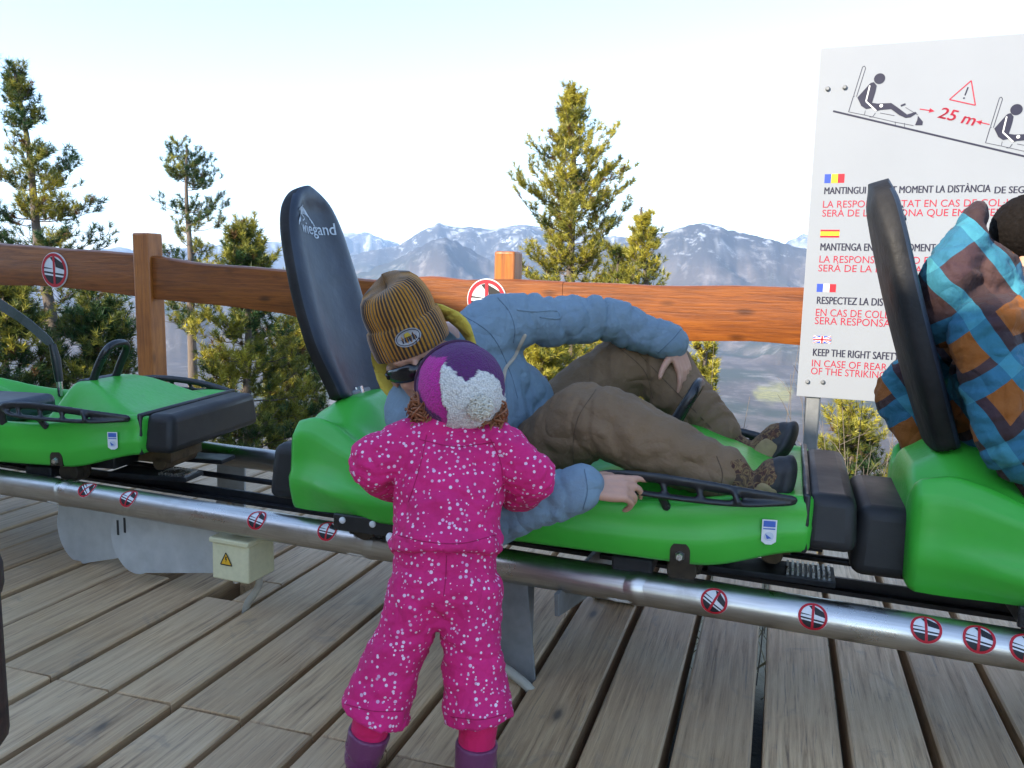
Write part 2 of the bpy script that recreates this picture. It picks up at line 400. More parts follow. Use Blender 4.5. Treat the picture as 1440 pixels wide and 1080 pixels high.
    MAT['curl'] = mat('auburn hair', (.24, .080, .028), .5, 0, .45, 60, (1, 1, 1))
    MAT['darkhair'] = mat('short dark hair', (.008, .006, .005), .85, 0, .5, 160, bump=.5, bscale=420, dist=.002, spec=.12)
    # large check: bands and patches turned 45 degrees
    t = cloth_nt('check jacket', (.1, .1, .1)); mp = t.coord((1, 1, 1), (.35, .62, .55)); wob = t.n('ShaderNodeTexNoise'); wob.inputs['Scale'].default_value = 5; t.l(mp, wob.inputs['Vector'])
    ad = t.n('ShaderNodeVectorMath', operation='MULTIPLY_ADD'); t.l(wob.outputs['Color'], ad.inputs[0]); ad.inputs[1].default_value = (.055, .055, .055); t.l(mp, ad.inputs[2])
    sx = t.n('ShaderNodeSeparateXYZ'); t.l(ad.outputs[0], sx.inputs[0])
    A = t.math('MULTIPLY', sx.outputs[0], 8.5); B = t.math('MULTIPLY', sx.outputs[2], 7.2)
    fa = t.math('FRACT', A); fb = t.math('FRACT', B); cx = t.n('ShaderNodeCombineXYZ'); t.l(t.math('FLOOR', A), cx.inputs[0]); t.l(t.math('FLOOR', B), cx.inputs[1])
    wn = t.n('ShaderNodeTexWhiteNoise', noise_dimensions='2D'); t.l(cx.outputs[0], wn.inputs[0])
    ba = t.math('LESS_THAN', fa, .30); bb = t.math('LESS_THAN', fb, .34)
    base = t.mix(t.math('GREATER_THAN', fa, .66), (.036, .019, .020), (.060, .030, .028)); base = t.mix(t.math('GREATER_THAN', fb, .68), base, (.045, .022, .026))
    og = t.math('MULTIPLY', t.math('MULTIPLY', t.math('GREATER_THAN', fb, .50), t.math('GREATER_THAN', fa, .46)), t.math('GREATER_THAN', wn.outputs['Value'], .42))
    base = t.mix(og, base, (.25, .078, .012)); base = t.mix(t.math('MULTIPLY', bb, t.math('GREATER_THAN', wn.outputs['Value'], .25)), base, (.022, .125, .20)); base = t.mix(ba, base, (.022, .14, .20))
    base = t.mix(t.math('MULTIPLY', ba, bb), base, (.040, .21, .27)); base = t.mix(t.math('MULTIPLY', t.math('MULTIPLY', bb, og), ba), base, (.13, .25, .14))
    t.set(Base_Color=base); MAT['check'] = t.m
    # vegetation
    t = NT('pine needles'); a = t.attr('tint'); t.set(Base_Color=a.outputs['Color'], Roughness=.5); t.b.inputs['Specular IOR Level'].default_value = .3
    tr = t.n('ShaderNodeBsdfTranslucent'); t.l(a.outputs['Color'], tr.inputs[0]); ms = t.n('ShaderNodeMixShader'); ms.inputs[0].default_value = .22; t.l(t.b.outputs[0], ms.inputs[1]); t.l(tr.outputs[0], ms.inputs[2]); t.l(ms.outputs[0], t.out.inputs[0]); MAT['needle'] = t.m
    MAT['bark'] = mat('grey brown bark', (.13, .10, .078), .9, 0, .4, 14, (1, 1, .25), bump=.8, bscale=30, dist=.01)
    MAT['twig'] = mat('dry twig', (.17, .14, .11), .9, 0, .3, 30)
    MAT['wire'] = mat('fence wire', (.20, .20, .19), .5, .8, .2, 40)
    MAT['drygrass'] = mat('dry grass', (.30, .245, .13), .9, 0, .35, 9)
    MAT['leather'] = mat('dark brown leather', (.030, .016, .010), .6, 0, .8, 60, bump=.5, bscale=80)
    MAT['conduit'] = mat('grey conduit', (.34, .31, .25), .6, 0, .15, 20)
    MAT['beam'] = mat('dark joist', (.05, .04, .032), .9, 0, .3, 9)
    MAT['roof'] = mat('slate roof', (.12, .12, .125), .7, 0, .3, 6, bump=.3)
def cloth_nt(name, col, wscale=700, bump=.25, rough=.8):
    t = NT(name); v = t.coord(); f = t.noise(v, 9, 4); b = t.ramp(f, [(.25, g3(col, .86)), (.75, g3(col, 1.12))]); w = t.noise(v, 55, 5, .65)
    t.set(Base_Color=b, Roughness=rough); t.b.inputs['Sheen Weight'].default_value = .03; t.b.inputs['Specular IOR Level'].default_value = .3
    cr = t.noise(t.coord((1, 1, 1)), 17, 3, .5, .6)
    rd = t.n('ShaderNodeTexNoise', noise_type='RIDGED_MULTIFRACTAL'); t.l(t.coord((1, 1, 1), (.5, .3, .8)), rd.inputs['Vector'])
    for k_, x_ in (('Scale', 8.5), ('Detail', 1.6), ('Roughness', .45), ('Distortion', 1.1), ('Offset', .85), ('Gain', 1.0)): rd.inputs[k_].default_value = x_
    h = t.math('ADD', t.math('MULTIPLY', w, .30), t.math('MULTIPLY', cr, .7)); h = t.math('SUBTRACT', h, t.math('MULTIPLY', rd.outputs['Fac'], .55))
    t.bump(h, min(1, bump * 2.6), .016); return t
def cloth(name, col, wscale=700, bump=.25, rough=.8): return cloth_nt(name, col, wscale, bump, rough).m
mk()

# ------------------------------------------------------------------ flat print helpers
_txt = {}
def text2d(body):
    """glyph outlines of a string as triangles, in units of cap height"""
    if body in _txt: return _txt[body]
    cu = bpy.data.curves.new('t', 'FONT'); cu.body = body; cu.size = 1; cu.resolution_u = 3
    o = bpy.data.objects.new('t', cu); COL.objects.link(o); me = eval_mesh(o); bpy.data.objects.remove(o)
    v = np.array([x.co[:2] for x in me.vertices]); f = [list(p.vertices) for p in me.polygons]; bpy.data.meshes.remove(me); bpy.data.curves.remove(cu)
    _txt[body] = (v, f); return v, f
CAPH = 1.0
def _cap():
    global CAPH
    v, f = text2d('H'); CAPH = v[:, 1].max() - v[:, 1].min()
_cap()
def poly_fill(pts):
    return [list(t) for t in tessellate_polygon([[Vector((p[0], p[1], 0)) for p in pts]])]
def disc(c, r, n=28, ry=None): return [(c[0] + r * cos(2 * pi * k / n), c[1] + (ry or r) * sin(2 * pi * k / n)) for k in range(n)]
def stroke(a, b, w):
    a = np.array(a, float); b = np.array(b, float); d = b - a; d /= np.linalg.norm(d); n = np.array((-d[1], d[0])) * w / 2
    return [tuple(a + n), tuple(a - n), tuple(b - n), tuple(b + n)]
class Print:
    """2-D shapes laid on a surface: f(u, v, lift) -> point"""
    def __init__(s, f): s.f = f; s.mb = MB(); s.k = 0
    def poly(s, pts, mi, lift=1):
        s.mb.add([s.f(p[0], p[1], lift) for p in pts], poly_fill(pts), mi); return s
    def line(s, pts, w, mi, lift=1, closed=False):
        pts = list(pts); q = pts + ([pts[0]] if closed else [])
        for a, b in zip(q[:-1], q[1:]): s.poly(stroke(a, b, w), mi, lift)
        return s
    def ring(s, c, r0, r1, mi, lift=1, n=40):
        vs = []; 
        for k in range(n):
            a = 2 * pi * k / n
            vs += [s.f(c[0] + r0 * cos(a), c[1] + r0 * sin(a), lift), s.f(c[0] + r1 * cos(a), c[1] + r1 * sin(a), lift)]
        s.mb.add(vs, [[2 * k, 2 * k + 1, (2 * k + 3) % (2 * n), (2 * k + 2) % (2 * n)] for k in range(n)], mi); return s
    def fill(s, r, mi, lift=0, nr=5, n=36, c=(0, 0), half=None):
        """disc as a fine polar grid so it can follow a curved surface"""
        vs = [s.f(c[0], c[1], lift)]; fs = []
        for i in range(1, nr + 1):
            for k in range(n): vs.append(s.f(c[0] + r * i / nr * cos(2 * pi * k / n), c[1] + r * i / nr * sin(2 * pi * k / n), lift))
        for k in range(n):
            k2 = (k + 1) % n; fs.append([0, 1 + k, 1 + k2])
            for i in range(nr - 1): fs.append([1 + i * n + k, 1 + (i + 1) * n + k, 1 + (i + 1) * n + k2, 1 + i * n + k2])
        s.mb.add(vs, fs, mi); return s
    def grid(s, p0, p1, p2, p3, mi, lift=1, n=8, clip=None):
        """bilinear quad patch, cells outside clip(u, v) dropped"""
        p0, p1, p2, p3 = [np.array(p, float) for p in (p0, p1, p2, p3)]; vs = []; fs = []; uv = []
        for i in range(n + 1):
            for j in range(n + 1):
                a, b = i / n, j / n; q = (p0 * (1 - a) + p1 * a) * (1 - b) + (p3 * (1 - a) + p2 * a) * b
                if clip: q = clip(q)
                uv.append(q); vs.append(s.f(q[0], q[1], lift))
        for i in range(n):
            for j in range(n):
                a = i * (n + 1) + j; fs.append([a, a + n + 1, a + n + 2, a + 1])
        s.mb.add(vs, fs, mi); return s
    def text(s, body, x, y, cap, width=None, ref=None, mi=0, lift=1, slant=0.0):
        v, f = text2d(body); k = cap / CAPH; w0 = text2d(ref or body)[0][:, 0].max(); kx = (width / w0) if width else k
        s.mb.add([s.f(x + p[0] * kx + slant * p[1] * k, y + p[1] * k, lift) for p in v], f, mi); return s
    def build(s, name, mats, parent, **k):
        me = bpy.data.meshes.new(name); me.from_pydata(s.mb.v, [], s.mb.f); me.polygons.foreach_set('material_index', s.mb.m); me.update()
        return link_mesh(name, me, mats, parent, False)
def clip_disc(r):
    def c(q):
        d = np.hypot(*q); return q if d <= r else q * (r / d)
    return c
def warning_print(f, r, name, parent, mats=None):
    """round prohibition mark: red rim and upright bar over a black and white picture"""
    p = Print(f); c = clip_disc(r * .84)
    p.fill(r, 0, 0); 
    p.grid((-r, -r), (r, -r), (r, -.12 * r), (-r, .02 * r), 1, 1, 8, c)                       # dark lower half
    p.grid((-.95 * r, .20 * r), (-.28 * r, .12 * r), (-.05 * r, .06 * r), (-.95 * r, .10 * r), 1, 1, 5, c)
    p.grid((.05 * r, .75 * r), (r, .25 * r), (r, -.02 * r), (.12 * r, .18 * r), 1, 1, 8, c)      # dark slope on the right
    p.grid((-.3 * r, .72 * r), (.05 * r, .80 * r), (.1 * r, .45 * r), (-.1 * r, .50 * r), 1, 1, 5, c)
    for dy in (-.06, -.27):
        p.grid((-r, (dy + .03) * r), (r, (dy - .17) * r), (r, (dy - .07) * r), (-r, (dy + .13) * r), 0, 2, 10, c)
    p.grid((-.085 * r, -r), (.085 * r, -r), (.085 * r, r), (-.085 * r, r), 2, 3, 10, clip_disc(r * .95))
    n = 44; vs = []
    for k in range(n):
        a = 2 * pi * k / n
        for q in (.80, .97): vs.append(f(q * r * cos(a), q * r * sin(a), 3.5))
    p.mb.add(vs, [[2 * k, 2 * k + 1, (2 * k + 3) % (2 * n), (2 * k + 2) % (2 * n)] for k in range(n)], 2)
    return p.build(name, [MAT['white'], MAT['ink'], MAT['red']], parent)
# ================================================================== THE SETTING
# ---- ground and hills: one polar sheet out to the far ranges
def px_ang(x, y):
    r = ray(x, y); return atan2(r.x, r.y), r.z / sqrt(r.x * r.x + r.y * r.y)
def skyline(pts):
    q = sorted(px_ang(x, y) for x, y in pts); return np.array([a for a, b in q]), np.array([b for a, b in q])
RIDGES = [   # skyline points, distance, front slope, back slope
    ([(-300, 350), (0, 352), (150, 349), (165, 345), (190, 352), (230, 351), (300, 342), (345, 343), (365, 335), (400, 341), (455, 329), (500, 327), (512, 325), (530, 332), (555, 340), (590, 352), (660, 362), (760, 372), (900, 372), (1300, 372), (1800, 380)], 17000, .42, .5),
    ([(-300, 380), (300, 392), (420, 372), (520, 352), (560, 344), (585, 328), (605, 318), (618, 313), (632, 318), (660, 319), (690, 322), (735, 315), (760, 319), (800, 326), (860, 332), (930, 327), (1000, 338), (1100, 362), (1300, 372), (1800, 386)], 10500, .40, .5),
    ([(-300, 420), (380, 420), (470, 396), (520, 378), (560, 362), (590, 346), (612, 336), (626, 332), (645, 340), (668, 353), (690, 364), (760, 382), (860, 405), (1000, 420), (1800, 420)], 7600, .42, .5),
    ([(-300, 440), (700, 420), (800, 372), (850, 349), (900, 336), (940, 325), (960, 318), (985, 313), (1010, 317), (1040, 326), (1075, 332), (1110, 341), (1135, 349), (1180, 362), (1300, 372), (1500, 380), (1800, 392)], 6800, .40, .5),
    ([(-300, 420), (1000, 400), (1085, 360), (1110, 338), (1130, 328), (1150, 333), (1200, 345), (1300, 352), (1800, 372)], 15000, .5, .5),
    ([(-300, 430), (0, 432), (200, 440), (330, 450), (520, 455), (700, 462), (900, 466), (1000, 474), (1130, 482), (1250, 470), (1500, 462), (1800, 455)], 4700, .16, .4),
]
SKY = [skyline(p) + (d, s, b) for p, d, s, b in RIDGES]
FIELD = on_z(1088, 548, -400)
def zground(x, y):
    x = np.asarray(x, float); y = np.asarray(y, float)
    r = np.hypot(x, y); a = np.arctan2(x, y); d = x * V.x + y * V.y - (V0 + 1.25); s = x * U.x + y * U.y
    crest = 7.5 + 8.5 * sstep(-1.5, 3.0, s)
    slope1 = .16 - .055 * sstep(-1.5, 3.0, s)
    dd = np.clip(d, 0, None)
    near = -.85 - slope1 * np.minimum(dd, crest) - .60 * np.clip(dd - crest, 0, None)
    near = near + .16 * (fbm(np.stack([x * .8, y * .8, 0 * x], -1), 4, 3) - .5) * sstep(0, 2, d)
    valley = -405 + 60 * (fbm(np.stack([x / 900, y / 900, 0 * x], -1), 4, 5) - .5)
    z = np.maximum(near, valley)
    p2 = np.stack([x / 1500., y / 1500., 0 * x], -1)
    rg = ridged(p2, 6, 11, .55); fn = ridged(p2 * 4.1, 4, 31, .5)
    for k, (az, tn, D, s1, s2) in enumerate(SKY):
        aa = np.clip(a, az[0], az[-1]); h = CAMH + np.interp(aa, az, tn) * D
        Dk = D * (1 + .10 * (fbm(np.stack([a * 9, 0 * a + k * 7, 0 * a], -1), 3, 40 + k) - .5))
        h = h * Dk / D + .0022 * D * (fbm(np.stack([a * 160, 0 * a + k * 5, 0 * a], -1), 4, 60 + k) - .5)
        q = r - Dk; t = h - np.where(q < 0, -q * s1, q * s2)
        am = np.minimum(np.abs(q) * .55, D * .040)
        t = t + am * (rg - .62) * 2.0 + np.minimum(np.abs(q) * .2, D * .012) * (fn - .6)
        z = np.maximum(z, np.where(r > 1500, t, -1e9))
    behind = sstep(radians(75), radians(110), np.abs(a))
    return z * (1 - behind) + np.maximum(-.85, -.85 + .02 * (r - 20)) * behind
def ground():
    azs = np.concatenate([np.linspace(-pi, radians(-47), 60)[:-1], np.linspace(radians(-47), radians(47), 720), np.linspace(radians(47), pi, 60)[1:]])
    rs = np.concatenate([[.3], np.geomspace(1.5, 60, 90), np.geomspace(62, 3500, 110), np.arange(3560, 13000, 75), np.arange(13100, 19500, 160), np.geomspace(20000, 27000, 14)])
    A, R_ = np.meshgrid(azs, rs); x = R_ * np.sin(A); y = R_ * np.cos(A); z = zground(x, y)
    nr, na = A.shape; co = np.stack([x, y, z], -1).reshape(-1, 3)
    i = np.arange(nr - 1)[:, None] * na + np.arange(na - 1)[None]; f = np.stack([i, i + na, i + na + 1, i + 1], -1).reshape(-1, 4)
    me = bpy.data.meshes.new('ground'); me.from_pydata(co.tolist(), [], f[:, ::-1].tolist()); me.update()
    # what grows where: dry grass near, bare woods, rock, old snow, one mown field
    P3 = np.stack([x, y, 0 * x], -1); n1 = fbm(P3 / 420, 5, 71); n2 = fbm(P3 / 130, 4, 73); n3 = ridged(P3 / 1500, 6, 11, .55)
    def mx(a, b, t): return a * (1 - t[..., None]) + np.array(b) * t[..., None]
    c = np.zeros(x.shape + (3,)) + np.array((.095, .078, .072))
    c = mx(c, (.050, .062, .045), sstep(.48, .60, n1)); c = mx(c, (.20, .165, .15), sstep(.57, .70, n2) * .8)
    c = mx(c, (.040, .043, .052), sstep(-60, 200, z + 300 * (n1 - .5))); c = mx(c, (.085, .085, .095), sstep(380, 700, z + 500 * (n2 - .5)))
    far = sstep(8200, 12500, R_)
    sn = sstep(.645, .76, n2 + .22 * (n3 - .6) + .00013 * z + .06 * far - .045) * sstep(60, 420, z)
    c = mx(c, (.80, .82, .85), sn * .5)
    fx, fy = FIELD.x, FIELD.y; fa = atan2(fx, fy); fr = sqrt(fx * fx + fy * fy)
    fd = np.hypot((A - fa) / radians(1.5), (R_ - fr) / (fr * .085)) + .5 * (n2 - .5)
    c = mx(c, (.33, .30, .11), 1 - sstep(.8, 1.0, fd)); c = mx(c, (.05, .09, .06), (1 - sstep(.5, .9, np.hypot((A - fa - radians(2.6)) / radians(1.6), (R_ - fr * 1.12) / (fr * .10)) + .4 * (n1 - .5))))
    nn = fbm(P3 / .9, 4, 81); m2 = 1 - sstep(45, 110, R_)
    deck_shade = 1 - sstep(.0, .5, x * V.x + y * V.y - (V0 + 1.25)); g = np.zeros_like(c) + np.array((.33, .275, .185)); g = mx(g, (.20, .165, .10), sstep(.45, .65, nn)); g = mx(g, (.15, .15, .055), sstep(.58, .7, fbm(P3 / 2.5, 4, 83)))
    g = mx(g, (.016, .013, .010), deck_shade); c = c * (1 - m2[..., None]) + g * m2[..., None]  # near-black under the deck is painted shade, so the board gaps look dark
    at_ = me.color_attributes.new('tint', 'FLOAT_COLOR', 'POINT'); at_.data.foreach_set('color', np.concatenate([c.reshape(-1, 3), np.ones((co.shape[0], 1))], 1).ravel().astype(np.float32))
    t = NT('ground cover'); a = t.attr('tint'); v = t.coord(); f1 = t.noise(v, .035, 6, .7); f2 = t.noise(v, .006, 6, .7); f3 = t.noise(v, 9, 6, .7)
    b = t.mix(t.ramp(f1, [(.40, (0,) * 3), (.62, (.55,) * 3)]), a.outputs['Color'], (.05, .05, .048)); b = t.mix(t.ramp(f3, [(.3, (.45,) * 3), (.6, (0,) * 3)]), b, (.10, .085, .06))
    b = t.mix(t.ramp(f2, [(.55, (0,) * 3), (.68, (.45,) * 3)]), b, (.34, .31, .29))
    ge = t.n('ShaderNodeNewGeometry'); sp = t.n('ShaderNodeSeparateXYZ'); t.l(ge.outputs['Position'], sp.inputs[0]); mr = t.n('ShaderNodeMapRange'); t.l(sp.outputs[2], mr.inputs[0])
    for k_, x_ in ((1, 20.), (2, 420.), (3, 0.), (4, .75)): mr.inputs[k_].default_value = x_
    spk = t.ramp(t.noise(v, .0075, 10, .78, .5), [(.555, (0,) * 3), (.60, (1,) * 3)]); b = t.mix(t.math('MULTIPLY', spk, mr.outputs[0]), b, (.62, .65, .70))
    t.set(Base_Color=b, Roughness=1.0); t.b.inputs['Specular IOR Level'].default_value = .1; t.bump(t.noise(v, 14, 6, .7), .5, .04)
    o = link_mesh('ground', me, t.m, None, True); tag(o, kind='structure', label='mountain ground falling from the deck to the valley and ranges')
ground()

# ---- haze
hz = MB(); hz.box((0, 9000, 480), (56000, 38000, 2400)); hz = hz.build('haze', MAT['wire'], None, False); hz.data.materials.clear()
hm = bpy.data.materials.new('valley haze'); hm.use_nodes = True; hm.node_tree.nodes.clear()
_o = hm.node_tree.nodes.new('ShaderNodeOutputMaterial'); _v = hm.node_tree.nodes.new('ShaderNodeVolumePrincipled')
_v.inputs['Color'].default_value = (.52, .72, 1, 1); _v.inputs['Density'].default_value = 4.8e-5; _v.inputs['Anisotropy'].default_value = .1
hm.node_tree.links.new(_v.outputs[0], _o.inputs['Volume']); hz.data.materials.append(hm); tag(hz, kind='stuff', label='pale blue air in the valley')

# ---- deck of weathered boards (local x runs along the boards)
DA = radians(72); DX = Vector((cos(DA), sin(DA), 0)); DY = Vector((-sin(DA), cos(DA), 0))
def deck_xy(p): return p.dot(DX), p.dot(DY)
def deck():
    r = random.Random(5); vs = []; fs = []; att = []; pitch = .190; w = .168
    e = V0 + 1.34
    jx = [deck_xy(on_z(x, y)) for x, y in ((12, 919), (200, 985), (400, 1045))]; jl = sum(q[0] for q in jx) / 3
    hole1 = deck_xy(on_z(358, 831)); hole2 = deck_xy(on_z(268, 788))
    def plank(x0, x1, y0, y1, tone, dz=0):
        b = len(vs); c = .005; z1 = dz; z0 = dz - .11
        for x in (x0, x1):
            s_ = 1 if x == x1 else -1; xi = x - s_ * .003
            for (yy, zz, xx) in ((y0, z0, x), (y1, z0, x), (y1, z1 - c, x), (y1 - c, z1, xi), (y0 + c, z1, xi), (y0, z1 - c, x)): vs.append((xx, yy, zz))
        for k in range(6): fs.append([b + k, b + (k + 1) % 6, b + 6 + (k + 1) % 6, b + 6 + k]); att.append(tone)
        fs.append([b + k for k in range(5, -1, -1)]); att.append(tone); fs.append([b + 6 + k for k in range(6)]); att.append(tone)
    for k in range(-46, 46):
        p = .011 + pitch * k + .095; yc = -p + r.uniform(-.002, .002); w_ = w + r.uniform(-.004, .004)
        # far end on the line V.p = e
        p0 = DY * yc; xe = (e - p0.dot(V)) / DX.dot(V) + r.uniform(-.012, .012)
        cuts = [-5.5]
        if p < -.42: cuts += [jl + r.uniform(-.004, .004), jl + 1.95 + r.uniform(-.004, .004) if k % 3 else jl - 2.2]
        else: cuts += [r.choice([-1.2, .25, -.6])]
        cuts = sorted(c for c in cuts if c < xe - .3) + [xe]
        for a, b in zip(cuts[:-1], cuts[1:]):
            y0, y1 = yc - w_ / 2, yc + w_ / 2; dz = r.uniform(-.003, .003)
            segs = [(a, b, y0, y1)]
            for hx, hy, hl, side in ((hole1[0], hole1[1], .085, 1), (hole2[0], hole2[1], .16, -1)):
                if y0 - .01 < hy < y1 + .01 and a < hx < b:
                    mid = yc + side * .01
                    segs = [(a, hx - hl, y0, y1), (hx + hl, b, y0, y1)] + ([(hx - hl, hx + hl, y0, mid - .02)] if side > 0 else [(hx - hl, hx + hl, mid + .03, y1)])
            tone = r.random()
            for q in segs: plank(q[0] + .0015, q[1] - .0015, q[2], q[3], tone, dz)
    me = bpy.data.meshes.new('deck'); me.from_pydata(vs, [], fs); me.update()
    me.attributes.new('board', 'FLOAT', 'FACE').data.foreach_set('value', att)
    o = link_mesh('deck', me, MAT['deck'], None, False, (0, 0, 0), (0, 0, DA)); tag(o, kind='structure', label='weathered grey brown plank deck under the sled track')
    sb = MB(); r2 = random.Random(8)
    for k in range(-46, 46):
        yc = -(.011 + pitch * k + .095)
        for j in range(-5, 4):
            for q in (-.048, .048):
                x = -.95 + j * .62 + r2.uniform(-.012, .012); y = yc + q + r2.uniform(-.006, .006)
                pw = DX * x + DY * y
                if pw.dot(V) > e - .05: continue
                sb.tube([(x, y, .0015), (x, y, .0042)], .0042, 8, up=(1, 0, 0))
    so = sb.build('deck_screws', MAT['chassis'], None, False, rot=(0, 0, DA)); tag(so, kind='structure', label='dark screw heads in the plank deck')
    b = MB()
    for k in range(-8, 4): b.box((-.95 + k * .62, 0, -.20), (.07, 17.2, .15))
    o = b.build('deck_joists', MAT['beam'], None, False, loc=(0, 0, 0), rot=(0, 0, DA)); tag(o, kind='structure', label='dark joists under the plank deck')
deck()

# ---- pines
def ray_z(x, y, D): return at(x, y, D)
def pine(name, label, top, foot, D, prof, seed, dens=1.0, pale=.5, tuft=.085, crown_to=.12, up=.5, whorl=.26, nbr=6, gap=.0, group=None, needle=(.006, .010), nn=34):
    """top and foot: photograph points on the trunk; prof: (height fraction from top, crown radius)"""
    r = np.random.default_rng(seed); pt = at(*top, D); pf = at(*foot, D)
    base = pf + (pf - pt) * 0
    dirn = (pt - pf).normalized(); g = float(zground(pf.x, pf.y))
    base = Vector((pf.x, pf.y, g)) if g < pf.z else pf.copy(); 
    root = empty(name, base, 0, label, 'tree', group); H = pt.z - base.z
    knee = pf.z - base.z
    def trunk(z):
        if z <= knee: t = z / max(knee, .01); p = (pf - base) * t; return Vector((p.x, p.y, z))
        t = (z - knee) / (H - knee); p = (pf - base).lerp(pt - base, t); return Vector((p.x + .02 * sin(z * 3 + seed), p.y, z))
    tb = MB(); zs = np.linspace(-.3, H, 26); tb.tube([trunk(z) for z in zs], [max(.006, (.018 + .020 * (H - z)) * .85) for z in zs], 9)
    tp, td, tl = [], [], []
    prof = sorted(prof); hf = [a for a, b in prof]; hr = [b for a, b in prof]
    z = H - .10; 
    tp.append(trunk(H)); td.append(Vector((0, 0, 1))); tl.append(1.0)
    while z > H * crown_to:
        fr = (H - z); L = float(np.interp(fr, hf, hr)) ; a0 = r.uniform(0, 6.28); n_ = nbr if fr > .25 else 4
        for k in range(n_):
            if r.random() < gap: continue
            a = a0 + 2 * pi * k / n_ + r.uniform(-.35, .35); l = max(.07, L * r.uniform(.55, 1.12)); o_ = Vector((cos(a), sin(a), 0)); p0 = trunk(z + r.uniform(-.08, .08))
            rise = up * r.uniform(.6, 1.3) * (1.0 if fr < 1.2 else .75); pts = []
            nst = max(3, int(l / .07))
            for i in range(nst + 1):
                t = i / nst; pts.append(p0 + o_ * (l * t) + Z * (l * (rise * t * t * .9 - .10 * t + .12 * t * rise)) + Vector(r.uniform(-1, 1, 3)) * .012)
            tb.tube(pts, [max(.0028, .010 * (l ** .6) * (1 - .75 * i / nst)) for i in range(nst + 1)], 5)
            def tufts(q, t0, f_=1.0):
                n = len(q) - 1
                for i in range(n + 1):
                    if i / n < t0: continue
                    if r.random() > dens * f_ and i < n: continue
                    d = (q[min(i + 1, n)] - q[max(i - 1, 0)]).normalized(); d = (d + Z * .55 + Vector(r.uniform(-.5, .5, 3))).normalized()
                    tp.append(q[i] + Vector(r.uniform(-.025, .025, 3))); td.append(d); tl.append(r.uniform(.75, 1.15))
            tufts(pts, .28)
            for j in range(2 + int(l * 9)):
                t = r.uniform(.25, .95); q0 = pts[int(t * nst)]; sgn = r.choice([-1, 1]); d2 = (o_ * .6 + Vector((-o_.y, o_.x, 0)) * sgn * r.uniform(.5, 1.1) + Z * r.uniform(.1, .8)).normalized(); l2 = r.uniform(.08, .20) * (.6 + l * .7)
                q = [q0 + d2 * (l2 * i / 3) + Z * (.02 * i * i / 3) for i in range(4)]
                tb.tube(q, [.0045, .0038, .003, .0022], 4); tufts(q, .3)
        z -= whorl * r.uniform(.55, 1.25) * (.6 if fr < .5 else 1)
    tb.build('trunk', MAT['bark'], root)
    tp = np.array([list(x) for x in tp]); td = np.array([list(x) for x in td]); tl = np.array(tl); N = len(tp)
    # needles: thin blades fanned round each shoot
    P0 = np.repeat(tp, nn, 0); D0 = np.repeat(td, nn, 0); Lx = np.repeat(tl, nn) * tuft * r.uniform(.6, 1.1, N * nn)
    s_ = r.uniform(-.35, .75, N * nn)[:, None] * tuft * .8
    q = r.normal(size=(N * nn, 3)); q -= (q * D0).sum(1)[:, None] * D0; q /= np.linalg.norm(q, axis=1)[:, None] + 1e-9
    dv = D0 * r.uniform(.25, 1.0, (N * nn, 1)) + q * r.uniform(.5, 1.0, (N * nn, 1)); dv /= np.linalg.norm(dv, axis=1)[:, None]
    b0 = P0 + D0 * s_; sd = np.cross(dv, r.normal(size=dv.shape)); sd /= np.linalg.norm(sd, axis=1)[:, None] + 1e-9; w = r.uniform(*needle, (N * nn, 1))
    co = np.stack([b0 + sd * w * .5, b0 - sd * w * .5, b0 + dv * Lx[:, None]], 1).reshape(-1, 3)
    me = bpy.data.meshes.new('crown'); n3 = N * nn
    me.vertices.add(n3 * 3); me.vertices.foreach_set('co', co.ravel()); me.loops.add(n3 * 3); me.loops.foreach_set('vertex_index', np.arange(n3 * 3))
    me.polygons.add(n3); me.polygons.foreach_set('loop_start', np.arange(n3) * 3); me.update(calc_edges=True)
    cl = fbm(tp * 2.2 + seed, 2, seed); k = np.clip(pale + (r.random(N) - .5) * .7 + (cl - .5) * 1.6, 0, 1)[:, None]
    c = np.array((.036, .082, .026)) * (1 - k) + np.array((.46, .39, .05)) * k
    dead = (r.random(N) < .035)[:, None]; c = np.where(dead, np.array((.16, .085, .03)), c)
    c = np.repeat(c, nn, 0) * r.uniform(.7, 1.3, (n3, 1)); c = np.repeat(c, 3, 0)
    at_ = me.color_attributes.new('tint', 'FLOAT_COLOR', 'POINT'); at_.data.foreach_set('color', np.concatenate([c, np.ones((n3 * 3, 1))], 1).ravel().astype(np.float32))
    link_mesh('crown', me, MAT['needle'], root, False); return root
GRP = 'pines on the slope beyond the fence'
pine('pine_tree', 'tall sparse dark pine leaning left, standing behind the fence board with the round sign', (22, 93), (84, 545), 9.5, [(0, .05), (.4, .14), (.9, .26), (1.4, .60), (2.0, .85), (2.6, .75), (4, .8)], 3, dens=.62, pale=.12, gap=.16, up=.55, whorl=.24, tuft=.085, group=GRP, crown_to=.32)
pine('pine_tree', 'thin open topped pine with bare gaps in its crown, right of the orange fence post', (262, 208), (268, 420), 12., [(0, .22), (.35, .42), (.7, .52), (1.1, .62), (1.6, .40), (3, .5)], 12, dens=.55, pale=.14, gap=.30, up=.35, whorl=.27, tuft=.085, group=GRP, crown_to=.4)
pine('pine_tree', 'bushy green pine filling the gap between the fence post and the left sled backrest', (343, 318), (352, 640), 8.4, [(0, .06), (.3, .20), (.7, .42), (1.2, .62), (1.8, .72), (3, .8)], 21, dens=.95, pale=.30, up=.5, whorl=.17, nbr=7, tuft=.08, group=GRP)
